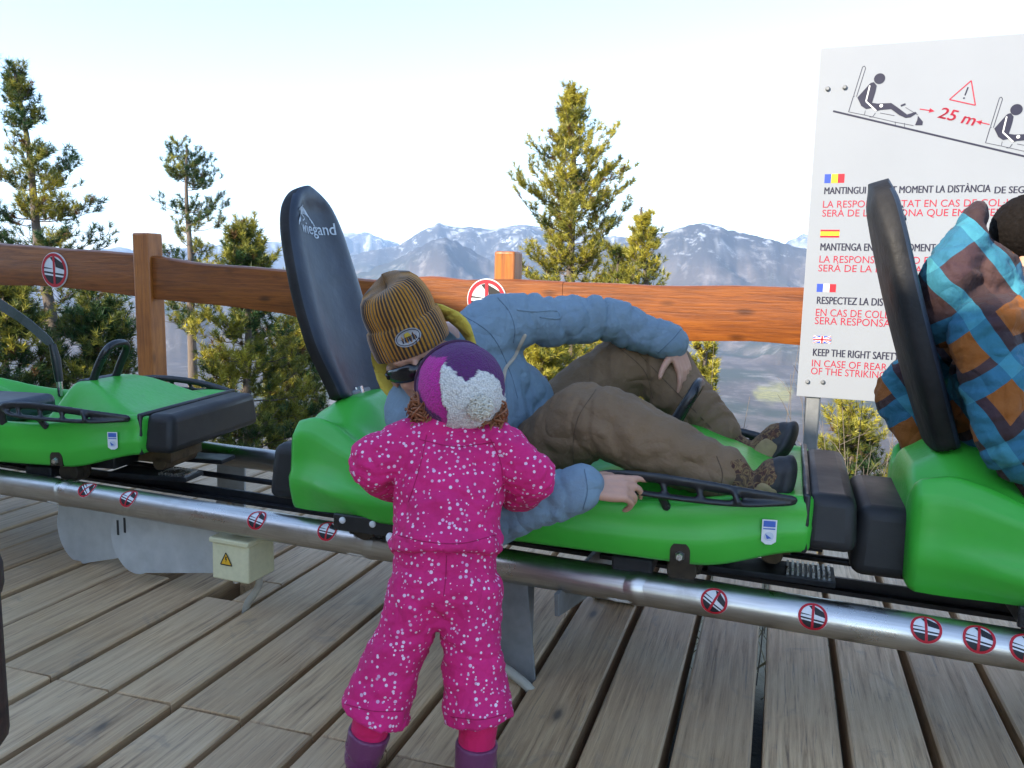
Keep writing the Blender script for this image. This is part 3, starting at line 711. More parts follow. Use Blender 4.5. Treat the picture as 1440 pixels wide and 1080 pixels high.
pine('pine_tree', 'big dense yellow green pine rising behind the middle of the fence', (807, 128), (803, 470), 11., [(0, .05), (.3, .16), (.7, .34), (1.1, .72), (1.5, .84), (1.9, .74), (2.3, .56), (2.7, .74), (3.4, .85), (5, .8)], 33, dens=.82, pale=.78, up=.9, whorl=.21, nbr=7, gap=.08, tuft=.088, group=GRP, crown_to=.2)
pine('pine_tree', 'slim bright sapling pine beside the big yellow green pine, topping the fence', (904, 297), (908, 440), 10., [(0, .03), (.3, .12), (.6, .20), (1.0, .24), (2, .3)], 44, dens=.7, pale=1.0, up=.8, whorl=.2, nbr=5, tuft=.075, group=GRP)
pine('pine_tree', 'short bushy sapling between the big pine and the slim sapling', (872, 352), (866, 440), 10.4, [(0, .08), (.3, .22), (.7, .32), (2, .4)], 45, dens=.8, pale=.68, up=.7, whorl=.2, nbr=5, tuft=.08, group=GRP)
pine('pine_tree', 'tiny bright green pine tip beside the hand resting on the knee', (990, 486), (985, 580), 7.0, [(0, .03), (.3, .10), (.6, .14), (2, .2)], 46, dens=.9, pale=.85, up=.9, whorl=.16, nbr=4, tuft=.06, group=GRP)
pine('pine_tree', 'small round green pine under the white sign', (1200, 566), (1198, 700), 6.2, [(0, .04), (.2, .14), (.45, .24), (.8, .30), (2, .3)], 57, dens=.85, pale=.52, up=.9, whorl=.14, nbr=6, tuft=.06, group=GRP, crown_to=.05, needle=(.004, .007))
pine('pine_tree', 'low dark pine behind the left empty sled, below the round fence sign', (140, 418), (142, 620), 8.2, [(0, .10), (.3, .30), (.8, .46), (2, .55)], 68, dens=.95, pale=.26, up=.5, whorl=.17, nbr=7, tuft=.085, group=GRP)
pine('pine_tree', 'low dense pine at the left edge of the view behind the empty sled', (8, 398), (10, 640), 7.6, [(0, .12), (.3, .34), (.8, .5), (2, .6)], 69, dens=.95, pale=.28, up=.5, whorl=.17, nbr=7, tuft=.085, group=GRP)
pine('pine_tree', 'low pine just left of the tall navy backrest', (418, 452), (415, 640), 10., [(0, .10), (.3, .30), (.8, .45), (2, .5)], 70, dens=.9, pale=.34, up=.5, whorl=.17, nbr=7, tuft=.085, group=GRP)
pine('pine_tree', 'low pine seen between the seated person and the fence board', (760, 470), (758, 600), 8.6, [(0, .16), (.3, .36), (.8, .5), (2, .5)], 71, dens=.8, pale=.5, up=.5, whorl=.2, tuft=.08, group=GRP)

# ---- dry grass and dead stalks on the slope
def grass():
    r = np.random.default_rng(91); n = 26000
    s = r.uniform(-3.5, 9, n); d = 1.5 + 17 * r.random(n) ** 1.5; x = s * U.x + (V0 + d) * V.x + .0; y = s * U.y + (V0 + d) * V.y
    k = fbm(np.stack([x * .7, y * .7, 0 * x], -1), 3, 95); keep = k + r.normal(0, .08, n) > .45; x, y, d, k = x[keep], y[keep], d[keep], k[keep]; n = len(x)
    z = zground(x, y) - .02; h = r.uniform(.10, .34, n) * (.6 + k); w = r.uniform(.004, .010, n) * (1 + d * .05); a = r.uniform(0, 6.28, n); lx = r.normal(0, .09, n); ly = r.normal(0, .09, n)
    ca, sa = np.cos(a) * w / 2, np.sin(a) * w / 2
    co = np.stack([np.stack([x + ca, y + sa, z], -1), np.stack([x - ca, y - sa, z], -1), np.stack([x + lx - ca * .6, y + ly - sa * .6, z + h * .6], -1), np.stack([x + lx * 1.9, y + ly * 1.9, z + h], -1), np.stack([x + lx + ca * .6, y + ly + sa * .6, z + h * .6], -1)], 1).reshape(-1, 3)
    f = (np.arange(n)[:, None] * 5 + np.arange(5)[None]).tolist()
    me = bpy.data.meshes.new('dry_grass'); me.from_pydata(co.tolist(), [], f); me.update()
    o = link_mesh('dry_grass', me, MAT['drygrass'], None, False); tag(o, kind='stuff', label='dry tan grass on the slope under the white sign')
    b = MB(); rr = random.Random(4)
    for k in range(46):
        s_ = rr.uniform(-.75, .75); dd = rr.uniform(1.6, 3.4); p = O0 + U * s_ + V * dd; g = float(zground(p.x, p.y)); h = rr.uniform(.9, 1.75); q = []; 
        lx, ly = rr.uniform(-.14, .14), rr.uniform(-.1, .1)
        for i in range(7): t = i / 6; q.append(Vector((p.x + lx * t * t + .015 * sin(5 * t + k), p.y + ly * t * t, g + h * t)))
        b.tube(q, [.0038 * (1 - .7 * i / 6) for i in range(7)], 5)
        for j in range(5):
            i = rr.randint(2, 5); d = Vector((rr.uniform(-1, 1), rr.uniform(-1, 1), rr.uniform(.5, 1.4))).normalized() * rr.uniform(.08, .22); b.tube([q[i], q[i] + d * .6 + Z * .01, q[i] + d], [.0016, .0013, .0008], 4)
    o = b.build('dead_stalks', MAT['twig']); tag(o, kind='stuff', label='thin dead stalks standing beyond the fence')
grass()

# ---- orange timber fence
FC = 1.2
fence = empty('timber_fence', T(-1.5, FC, 0), -TH, 'orange varnished timber fence with wavy edged boards behind the sled track', 'fence')
def fl(x, y, c=FC): q = on_track(x, y, c); return q.x + 1.5, q.z
FTOP = [(-150, 328), (-40, 338), (0, 343), (60, 347), (120, 350), (200, 357), (260, 366), (330, 374), (400, 380), (430, 384), (520, 392), (575, 389), (610, 387), (650, 393), (705, 394), (800, 396), (900, 399), (1000, 402), (1130, 405), (1220, 406)]
FBOT = [(-150, 388), (-40, 396), (0, 400), (60, 402), (120, 409), (200, 418), (260, 426), (330, 433), (400, 441), (430, 449), (520, 458), (575, 462), (610, 463), (650, 466), (705, 468), (800, 474), (900, 478), (1000, 480), (1060, 481), (1130, 488), (1220, 490)]
tx, tz = zip(*[fl(*p, FC - .03) for p in FTOP]); bx_, bz = zip(*[fl(*p, FC - .03) for p in FBOT])
px1 = fl(209, 380)[0]; px2 = fl(705, 380)[0]
def board(x0, x1):
    b = MB(); xs = np.linspace(x0, x1, 40); ph = x0 * 3
    rings = []
    for x in xs:
        zt = np.interp(x, tx, tz) + .004 * sin(x * 5 + ph) + .002 * sin(13 * x); zb = np.interp(x, bx_, bz) + .005 * sin(x * 4.1 + ph + 1); f = -.032; g = .030; e = .010
        rings.append([(x, f + e * .5, zb), (x, f, zb + e), (x, f, (zt + zb) / 2), (x, f, zt - e), (x, f + e, zt - .002), (x, g - e, zt), (x, g, zt - e), (x, g, zb + e), (x, g - e, zb)])
    b.loft(rings); b.build('rail_board', MAT['rail_wood'], fence, True)
board(-7, px1 - .058); board(px1 + .058, px2 + .3); board(px2 + .302, 3.2)
for x, zt, w in ((px1, fl(208, 328)[1], .112), (px2, fl(705, 353)[1], .100), (2.6, 1.12, .10), (-5.6, 1.2, .11)):
    yo = .0 if x == px1 else .084; b = MB(); b.box((x, yo, (zt - .9) / 2), (w, .105, zt + .9)); b.build('post', MAT['post_wood'], fence, True, .010, 3)
def fence_sign(px, py, r, label):
    x, z = fl(px, py, FC - .04); s = empty('warning_sign', T(x - 1.5, FC - .036, z), -TH, label, 'sign', 'round warning signs on the fence')
    b = MB(); b.tube([(0, -.002, 0), (0, .003, 0)], r * 1.02, 40, up=(0, 0, 1)); b.build('plate', MAT['white'], s, True)
    warning_print(lambda u, v, l: (u, -.0026 - .0005 * l, v), r, 'print', s)
fence_sign(76, 380, .098, 'round red and white warning sign on the left board of the orange fence')
fence_sign(684, 422, .094, 'round red and white warning sign half hidden behind the blue jacket arm')

# ---- white notice board
SC = 1.10
sx0 = on_track(1120, 557, SC).x; SZ0 = on_track(1120, 557, SC).z; SZ1 = on_track(1153, 68, SC).z
sign = empty('notice_board', T(sx0, SC, 0), -TH, 'large white safety notice board with red and dark lettering on a grey steel post', 'sign')
SW = 1.30
def sl(x, y): q = on_track(x, y, SC); return q.x - sx0, q.z
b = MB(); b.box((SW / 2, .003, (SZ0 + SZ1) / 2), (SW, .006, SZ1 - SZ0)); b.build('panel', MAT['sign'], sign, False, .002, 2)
for x in (.062, SW - .07):
    b = MB(); b.box((x, .034, (SZ1 - .06 - .9) / 2), (.052, .05, SZ1 + .84)); b.build('post', MAT['galv_dark'], sign, True, .006, 2)
PM = [MAT[k] for k in ('white', 'ink', 'red', 'text_red', 'navy', 'blue', 'yellow')]
def newpr():
    global pr
    pr = Print(lambda u, v, l: (u, -.0006 * l - .0003, v)); return pr
W_, K_, Rr, TR, NV, BL, YE = 0, 1, 2, 3, 4, 5, 6
def flag(x0, y0, x1, y1, cols, horiz=False, wts=None):
    newpr(); a, z1 = sl(x0, y0); c, z0 = sl(x1, y1); wts = wts or [1] * len(cols); acc = 0; tot = sum(wts)
    for k, w in zip(cols, wts):
        t0, t1 = acc / tot, (acc + w) / tot; acc += w
        if horiz: pr.poly([(a, z1 + (z0 - z1) * t0), (c, z1 + (z0 - z1) * t0), (c, z1 + (z0 - z1) * t1), (a, z1 + (z0 - z1) * t1)], k)
        else: pr.poly([(a + (c - a) * t0, z0), (a + (c - a) * t1, z0), (a + (c - a) * t1, z1), (a + (c - a) * t0, z1)], k)
    return a, z0, c, z1
flag(1160, 245, 1187, 257, [BL, YE, Rr]); pr.build('flag', PM, sign); flag(1154, 323, 1180, 334, [Rr, YE, Rr], True, [1, 2, 1]); pr.build('flag', PM, sign); flag(1149, 399, 1175, 411, [BL, W_, Rr]); pr.build('flag', PM, sign)
a, z0, c, z1 = flag(1144, 472, 1168, 483, [BL]); cx_, cz_ = (a + c) / 2, (z0 + z1) / 2
for p, q in (((a, z0), (c, z1)), ((a, z1), (c, z0))): pr.line([p, q], .006, W_, 2); pr.line([p, q], .0022, Rr, 3)
pr.line([(a, cz_), (c, cz_)], .009, W_, 4); pr.line([(cx_, z0), (cx_, z1)], .011, W_, 4); pr.line([(a, cz_), (c, cz_)], .005, Rr, 5); pr.line([(cx_, z0), (cx_, z1)], .006, Rr, 5)
pr.build('flag', PM, sign)
def line(body, xl, yb, ref, xr, yr, cap_px, mi, bold):
    newpr(); x, z = sl(xl, yb); x2, z2 = sl(xr, yr); cap = sl(xl, yb - cap_px)[1] - z
    pr.text(body, x, z, cap, x2 - x, ref, mi)
    if bold: pr.text(body, x + .0016, z, cap, x2 - x, ref, mi, 1.3)
    pr.build('lettering', PM, sign)
for body, xl, yb, ref, xr, yr, cp, mi, bo in (
    ('MANTINGUI EN TOT MOMENT LA DISTÀNCIA', 1158, 273, 'MANTINGUI EN TOT MOMENT LA DISTÀNCIA', 1392, 272, 9.5, NV, 1),
    ('DE SEGURETAT', 1397, 272, 'DE SE', 1430, 271, 9.5, NV, 1),
    ('LA RESPONSABILITAT EN CAS DE COL·LISIÓ', 1156, 292, 'LA RESPONSABILITAT EN CAS DE CO', 1401, 290.5, 9.5, TR, 0),
    ('SERÀ DE LA PERSONA QUE EMBESTEIXI', 1155.5, 304.5, 'SERÀ DE LA PERSONA QUE EMBEST', 1391, 304, 9.5, TR, 0),
    ('MANTENGA EN TODO MOMENTO LA DISTANCIA', 1152.5, 352, 'MANTENGA E', 1219, 351.5, 10, NV, 1),
    ('LA RESPONSABILIDAD EN CASO DE COLISIÓN', 1151, 369, 'LA RESPON', 1222, 368.5, 9.5, TR, 0),
    ('SERÀ DE LA PERSONA QUE EMBISTA', 1150, 381.5, 'SERÀ DE LA', 1226, 382, 9.5, TR, 0),
    ('RESPECTEZ LA DISTANCE DE SÉCURITÉ', 1147.5, 427, 'RESPECTEZ LA DIS', 1241, 428, 10, NV, 1),
    ('EN CAS DE COLLISION, LA PERSONNE', 1146, 444, 'EN CAS DE COLL', 1250, 446, 10, TR, 0),
    ('SERA RESPONSABLE DES DOMMAGES', 1145, 455.5, 'SERA RESPONSA', 1252, 458.5, 10, TR, 0),
    ('KEEP THE RIGHT SAFETY DISTANCE', 1142, 500, 'KEEP THE RIGHT SAFE', 1250, 501.5, 10, NV, 1),
    ('IN CASE OF REAR END COLLISION', 1140.5, 515, 'IN CASE OF REAR', 1247, 519, 9.5, TR, 0),
    ('OF THE STRIKING SLED', 1139.5, 526, 'OF THE STRIKING', 1245, 531, 9.5, TR, 0)):
    line(body, xl, yb, ref, xr, yr, cp, mi, bo)
def zp(p): return sl(1120 + p[0] / 4.5, 40 + p[1] / 4.5)
def rider(dx, dy):
    newpr()
    q = lambda *pts: [zp((x + dx, y + dy)) for x, y in pts]
    pr.line(q((330, 528), (360, 430), (368, 428)), .0022, NV); pr.line(q((362, 425), (418, 245)), .0020, NV); pr.line(q((418, 245), (430, 238), (438, 250), (380, 432)), .0020, NV)
    pr.line(q((330, 528), (430, 548), (436, 520)), .0016, NV); pr.line(q((430, 548), (620, 592), (740, 615)), .0016, NV); pr.line(q((462, 560), (482, 560), (500, 535)), .0020, NV)
    c = q((526, 318))[0]; pr.poly(disc(c, .0185, 28), NV)
    pr.poly(q((385, 438), (455, 360), (470, 345), (490, 340), (508, 362), (500, 400), (478, 470), (490, 500), (440, 510), (410, 490)), NV, 2)
    pr.line(q((464, 362), (440, 462), (505, 522)), .0045, W_, 3)
    pr.poly(q((474, 470), (512, 476), (600, 472), (640, 500), (700, 545), (752, 528), (762, 536), (722, 562), (690, 566), (650, 548), (598, 510), (530, 516), (500, 524)), NV, 2)
    pr.poly(disc(q((536, 490))[0], .0058, 18), W_, 4)
    pr.poly(q((768, 552), (800, 590), (796, 612), (750, 612), (764, 580)), NV, 2); pr.line(q((660, 490), (690, 478)), .006, NV, 2); pr.line(q((690, 500), (768, 548)), .0016, NV)
    pr.line(q((625, 590), (625, 616)), .0016, NV); pr.line(q((684, 598), (684, 626)), .0016, NV); pr.line(q((530, 535), (620, 552)), .0016, NV)
rider(0, 0); pr.build('rider_drawing', PM, sign); rider(866, 196); pr.build('rider_drawing', PM, sign); newpr()
p0, p1 = zp((232, 523)), zp((1500, 823)); pr.line([p0, p1], .0062, NV); pr.build('track_line', PM, sign); newpr()
tri = [zp((1106, 330)), zp((968, 450)), zp((1132, 486))]; pr.line(tri, .0036, TR, closed=True)
pr.line([zp((1086, 372)), zp((1066, 424))], .0044, NV); pr.poly(disc(zp((1060, 441)), .0030, 14), NV)
pr.build('warning_triangle', PM, sign)
def arrow(a, b):
    newpr()
    a, b = np.array(zp(a)), np.array(zp(b)); d = (b - a) / np.linalg.norm(b - a); n = np.array((-d[1], d[0])); pr.line([a, b - d * .012], .0034, TR); pr.poly([tuple(b), tuple(b - d * .018 + n * .008), tuple(b - d * .018 - n * .008)], TR); pr.build('arrow', PM, sign)
arrow((780, 510), (875, 524)); arrow((1222, 608), (1135, 588))
# 25 m, leaning with the drawn track
o25 = np.array(zp((885, 562))); e25 = np.array(zp((1112, 615))); dd = (e25 - o25) / np.linalg.norm(e25 - o25); nn_ = np.array((-dd[1], dd[0]))
p25 = Print(lambda u, v, l: (o25[0] + dd[0] * u + nn_[0] * v + .18 * v, -.0012, o25[1] + dd[1] * u + nn_[1] * v)); cap25 = abs(zp((0, 0))[1] - zp((0, 62))[1])
p25.text('25 m', 0, 0, cap25, float(np.linalg.norm(e25 - o25)), None, 0); p25.text('25 m', .002, .001, cap25, float(np.linalg.norm(e25 - o25)), None, 0, 1.2); p25.build('distance_number', [MAT['text_red']], sign)
b = MB()
for x, y in ((1164, 125), (1188, 123), (1135.5, 536.5), (1157, 537)):
    q = sl(x, y); b = MB(); b.tube([(q[0], .002, q[1]), (q[0], -.005, q[1]), (q[0], -.009, q[1])], [.0085, .0085, .005], 10, up=(0, 0, 1)); b.build('bolt', MAT['galv_dark'], sign)


# ---- added timber building, unseen behind the viewer, put there to keep the deck in shade
def sun_blocker():
    c = Vector((-.788, -.616, 0)) * 6.2; w = Vector((-.616, .788, 0)); ctr = c + w * 3.0; rz = atan2(w.y, w.x)
    root = empty('shade_building', (ctr.x, ctr.y, -.9), rz, 'timber clad building added out of view to shade the sled track', 'building')
    L_, Dp, Hh = 9.6, 5.0, 6.1; s = 1 if (Vector((-sin(rz), cos(rz), 0)).dot(Vector((.788, .616, 0))) > 0) else -1
    y0 = 0; y1 = -s * Dp; ym = (y0 + y1) / 2
    b = MB(); b.box((0, ym, Hh / 2), (L_, Dp, Hh)); b.build('wall', MAT['hut_wood'], root, False)
    b = MB(); rf = [(-L_ / 2 - .4, y0 + s * .5, Hh - .15), (-L_ / 2 - .4, ym, Hh + 1.5), (-L_ / 2 - .4, y1 - s * .5, Hh - .15), (-L_ / 2 - .4, y1 - s * .5, Hh + .02), (-L_ / 2 - .4, ym, Hh + 1.68), (-L_ / 2 - .4, y0 + s * .5, Hh + .02)]
    b.prism(rf, (L_ + .8, 0, 0)); b.build('roof', MAT['roof'], root, False)
    for x in (-3, 0, 3):
        b = MB(); b.box((x, s * .02, 3.9), (1.1, .06, 1.2)); f = b.build('window', MAT['hut_wood'], root, False); g = MB(); g.box((x, s * .055, 3.9), (.96, .01, 1.06)); g.build('pane', MAT['lens'], f, False)
    b = MB(); b.box((1.2, s * .02, 1.95), (1.0, .07, 2.1)); b.build('door', MAT['post_wood'], root, False)
sun_blocker()
MAT['notch'] = mat('oily brown steel', (.035, .024, .014), .6, .3, .5, 30)
# ================================================================== TRACK, SLEDS, EQUIPMENT
RY = .325
track = empty('coaster_track', T(-.7, 0, 0), -TH, 'stainless twin tube sled track with red warning stickers on the near tube', 'track')
def tl_(x, y, z): return (x + .7, y, z)
def tube_line(px, c, dx0, dx1):
    q = [on_track(x, y, c) for x, y in px]; k0 = (q[1] - q[0]) / (q[1].x - q[0].x); k1 = (q[-1] - q[-2]) / (q[-1].x - q[-2].x)
    return [q[0] - k0 * dx0] + q + [q[-1] + k1 * dx1]
R_T = .0425
fz = {-6.5: .300, -2.36: .296, 0.: .289, 4.5: .286}
fx = sorted(fz)
def rz_(x): return float(np.interp(x, fx, [fz[k] for k in fx]))
W1 = [-2.30, -1.15, -.405]                                    # weld joints of the near tube
cuts = [-6.5] + W1 + [4.5]
b = MB()
for a, c in zip(cuts[:-1], cuts[1:]):
    b = MB(); xs = np.linspace(a, c, 14); pts = [tl_(x, -RY, rz_(x)) for x in xs]; b.tube(pts, R_T, 40, up=(0, 0, 1)); b.build('near_tube', MAT['steel'], track)
for x in W1:
    b = MB(); n = 48; rings = []
    for i, (dx, dr) in enumerate(((-.022, .0002), (-.014, .0012), (-.006, .0022), (0, .0026), (.007, .0021), (.016, .0011), (.026, .0002))):
        rings.append([tl_(x + dx + .006 * sin(3 * a + x * 9) , -RY + (R_T + dr) * cos(a), rz_(x) + (R_T + dr) * sin(a)) for a in [2 * pi * k / n for k in range(n)]])
    b.loft(rings); b.build('weld', MAT['steel'], track)
    b = MB(); b.tube([tl_(x + t_, -RY - R_T * .72, rz_(x) - .022 + .006 * sin(40 * t_)) for t_ in np.linspace(-.08, .05, 9)], [.001, .005, .007, .006, .008, .007, .006, .005, .001], 8, flat=.5); b.build('weld_bead', MAT['weld'], track)
b = MB(); b.tube([tl_(x, RY, rz_(x) + .003) for x in np.linspace(-6.5, 4.5, 30)], R_T, 36, up=(0, 0, 1)); b.build('far_tube', MAT['steel'], track)
b = MB(); b.box(tl_(-1, .02, .235), (11, .055, .012)); b.box(tl_(-1, .02, .245), (11, .010, .045)); b.build('brake_rail', MAT['chassis'], track, False)
b = MB(); b.tube([tl_(x, .17, .262) for x in np.linspace(-6.5, 4.5, 8)], .011, 10); b.build('drive_rail', MAT['chassis'], track)
def support(x, y, far):
    """welded A frame under the tubes"""
    b = MB(); b.box(tl_(x, y, .13), (.070, .012, .26)); b.box(tl_(x, y + .05, .006), (.16, .16, .012))
    b.box(tl_(x, y, .245), (.10, .06, .014)); b.build('support', MAT['galv_dark'], track, True, .002, 2)
# cross plates and feet
for x in (-4.3, -.60, 1.55):
    b = MB(); b.prism([tl_(x, -RY - .06, .262), tl_(x, RY + .06, .262), tl_(x, RY + .05, .20), tl_(x, .10, .15), tl_(x, -.10, .15), tl_(x, -RY - .05, .20)], (.012, 0, 0)); b.build('cross_plate', MAT['galv_dark'], track, False, .002)
    for y in ((-.26, .30) if x != -.60 else (.30,)):
        b = MB(); b.prism([tl_(x - .055, y, .235), tl_(x + .055, y, .235), tl_(x + .040, y, .012), tl_(x - .040, y, .012)], (0, .010, 0)); b.box(tl_(x, y + .035, .125), (.010, .07, .22)); b.box(tl_(x, y + .02, .0065), (.15, .15, .012)); b.build('foot', MAT['galv_dark'], track, False, .0015)
q0 = on_track(716, 870, -.34); q1 = on_track(745, 950, -.40)
b = MB(); b.prism([tl_(q0.x - .05, -.335, .262), tl_(q0.x + .045, -.335, .262), tl_(q0.x + .075, -.335, -.02), tl_(q0.x - .015, -.335, -.02)], (0, .009, 0)); b.box(tl_(q0.x + .03, -.29, .12), (.009, .085, .26)); b.build('foot', MAT['galv_dark'], track, False, .0015)
b = MB(); b.tube([tl_(*p) for p in spline([(q0.x - .13, -.36, .10), (q0.x - .05, -.372, .055), (q0.x + .03, -.375, .022), (q0.x + .085, -.375, -.02), (q0.x + .10, -.37, -.09)], 6)], .0125, 12); b.build('cable_conduit', MAT['conduit'], track)
# pale plate under the far tube with one bolt
q = on_track(322, 668, RY); b = MB(); b.prism([tl_(q.x - .07, RY + .01, .27), tl_(q.x + .07, RY + .01, .27), tl_(q.x + .06, RY + .01, .06), tl_(q.x - .10, RY + .01, .06), tl_(q.x - .07, RY + .01, .11)], (0, .012, 0)); b.build('far_plate', MAT['galv'], track, False, .002)
b = MB(); b.tube([tl_(q.x + .01, RY + .012, .11), tl_(q.x + .01, RY - .012, .11)], .013, 6); b.build('bolt', MAT['zinc'], track, False)
# pair of round ended plates hanging under the near tube
def round_plate(px0, px1, top, y, x1):
    a = on_track(px0, top, y); r = .105; zc = a.z - .02; poly = [tl_(x1, y, .275), tl_(a.x + .03, y, .275)]
    poly += [tl_(a.x + r - r * cos(t), y, zc + .02 - (r + .03) * sin(t)) for t in np.linspace(0, pi * .62, 18)]
    poly += [tl_(x1, y, .10)]
    b = MB(); b.prism(poly, (0, .014, 0)); o = b.build('guide_plate', MAT['galv'], track, True, .003, 2); return a
round_plate(80, 200, 735, -.20, -2.02); a_ = round_plate(155, 290, 745, -.285, -1.72)
for dx in (.035, .065):
    b = MB(); b.box(tl_(a_.x + dx, -.2855, .175 + dx * .4), (.008, .003, .05)); b.build('slot', MAT['black'], track, False)
# stickers bent round the near tube
def sticker(px, py, r=.030, tilt=0.0):
    q = on_track(px, py, -RY - .02); x0 = q.x; zc = rz_(x0)
    # angle on the tube where the ray meets it
    rr = ray(px, py); p = CAM + rr * ((V0 - RY - R_T * .7 - CAM.dot(V)) / rr.dot(V)); x0 = p.dot(U); th0 = atan2(p.z - zc, -(p.dot(V) - V0 + RY))
    th0 = max(min(th0, .95), -.3)
    def f(u, v, l):
        ca, sa = cos(tilt), sin(tilt); u, v = u * ca - v * sa, u * sa + v * ca
        th = th0 + v / R_T; R2 = R_T + .0006 + .00030 * l
        return tl_(x0 + u, -RY - R2 * cos(th), zc + R2 * sin(th))
    warning_print(f, r, 'warning_sticker', track)
for px, py, tl2 in ((120, 684, -.5), (181, 700, -.1), (362, 731, -.06), (461, 746, .04), (1005, 845, -.45), (1143, 867, 0), (1302, 885, .05), (1376, 899, -.05), (1442, 912, -.1)): sticker(px, py, .0315, tl2)

# ---- cream junction box hanging under the near tube
q = on_track(338, 785, -.30); jb = empty('junction_box', T(q.x, -.285, .0), -TH, 'cream junction box with a yellow warning triangle hanging under the near tube', 'junction box')
b = MB(); b.box((0, 0, .168), (.135, .125, .115), taper=(1.0, .96)); b.build('case', MAT['cream'], jb, True, .006, 3)
b = MB(); b.box((0, 0, .232), (.145, .135, .016)); b.build('lid', MAT['cream'], jb, True, .004, 2)
b = MB(); b.box((0, .02, .262), (.05, .06, .05)); b.build('bracket', MAT['galv'], jb, False, .002)
p = Print(lambda u, v, l: (u - .012, -.0630 - .0004 * l, v + .178)); p.poly([(-.021, -.018), (.021, -.018), (0, .020)], 0); p.line([(-.021, -.018), (.021, -.018), (0, .020)], .0035, 1, 2, True); p.poly([(-.002, .008), (.004, .008), (.0005, .001), (.004, .001), (-.002, -.011), (-.0005, -.002), (-.004, -.002)], 1, 2); p.build('warning_triangle', [MAT['warn'], MAT['ink']], jb)
b = MB(); b.tube(spline([(.045, .01, .112), (.047, .01, .085), (.030, .008, .05), (.005, .006, .015), (-.02, .01, -.06)], 6), .011, 12); b.build('conduit', MAT['conduit'], jb)
b = MB(); b.tube([(-.03, .0, .112), (-.03, .0, .080)], .010, 12); b.build('cable_gland', MAT['zinc'], jb)

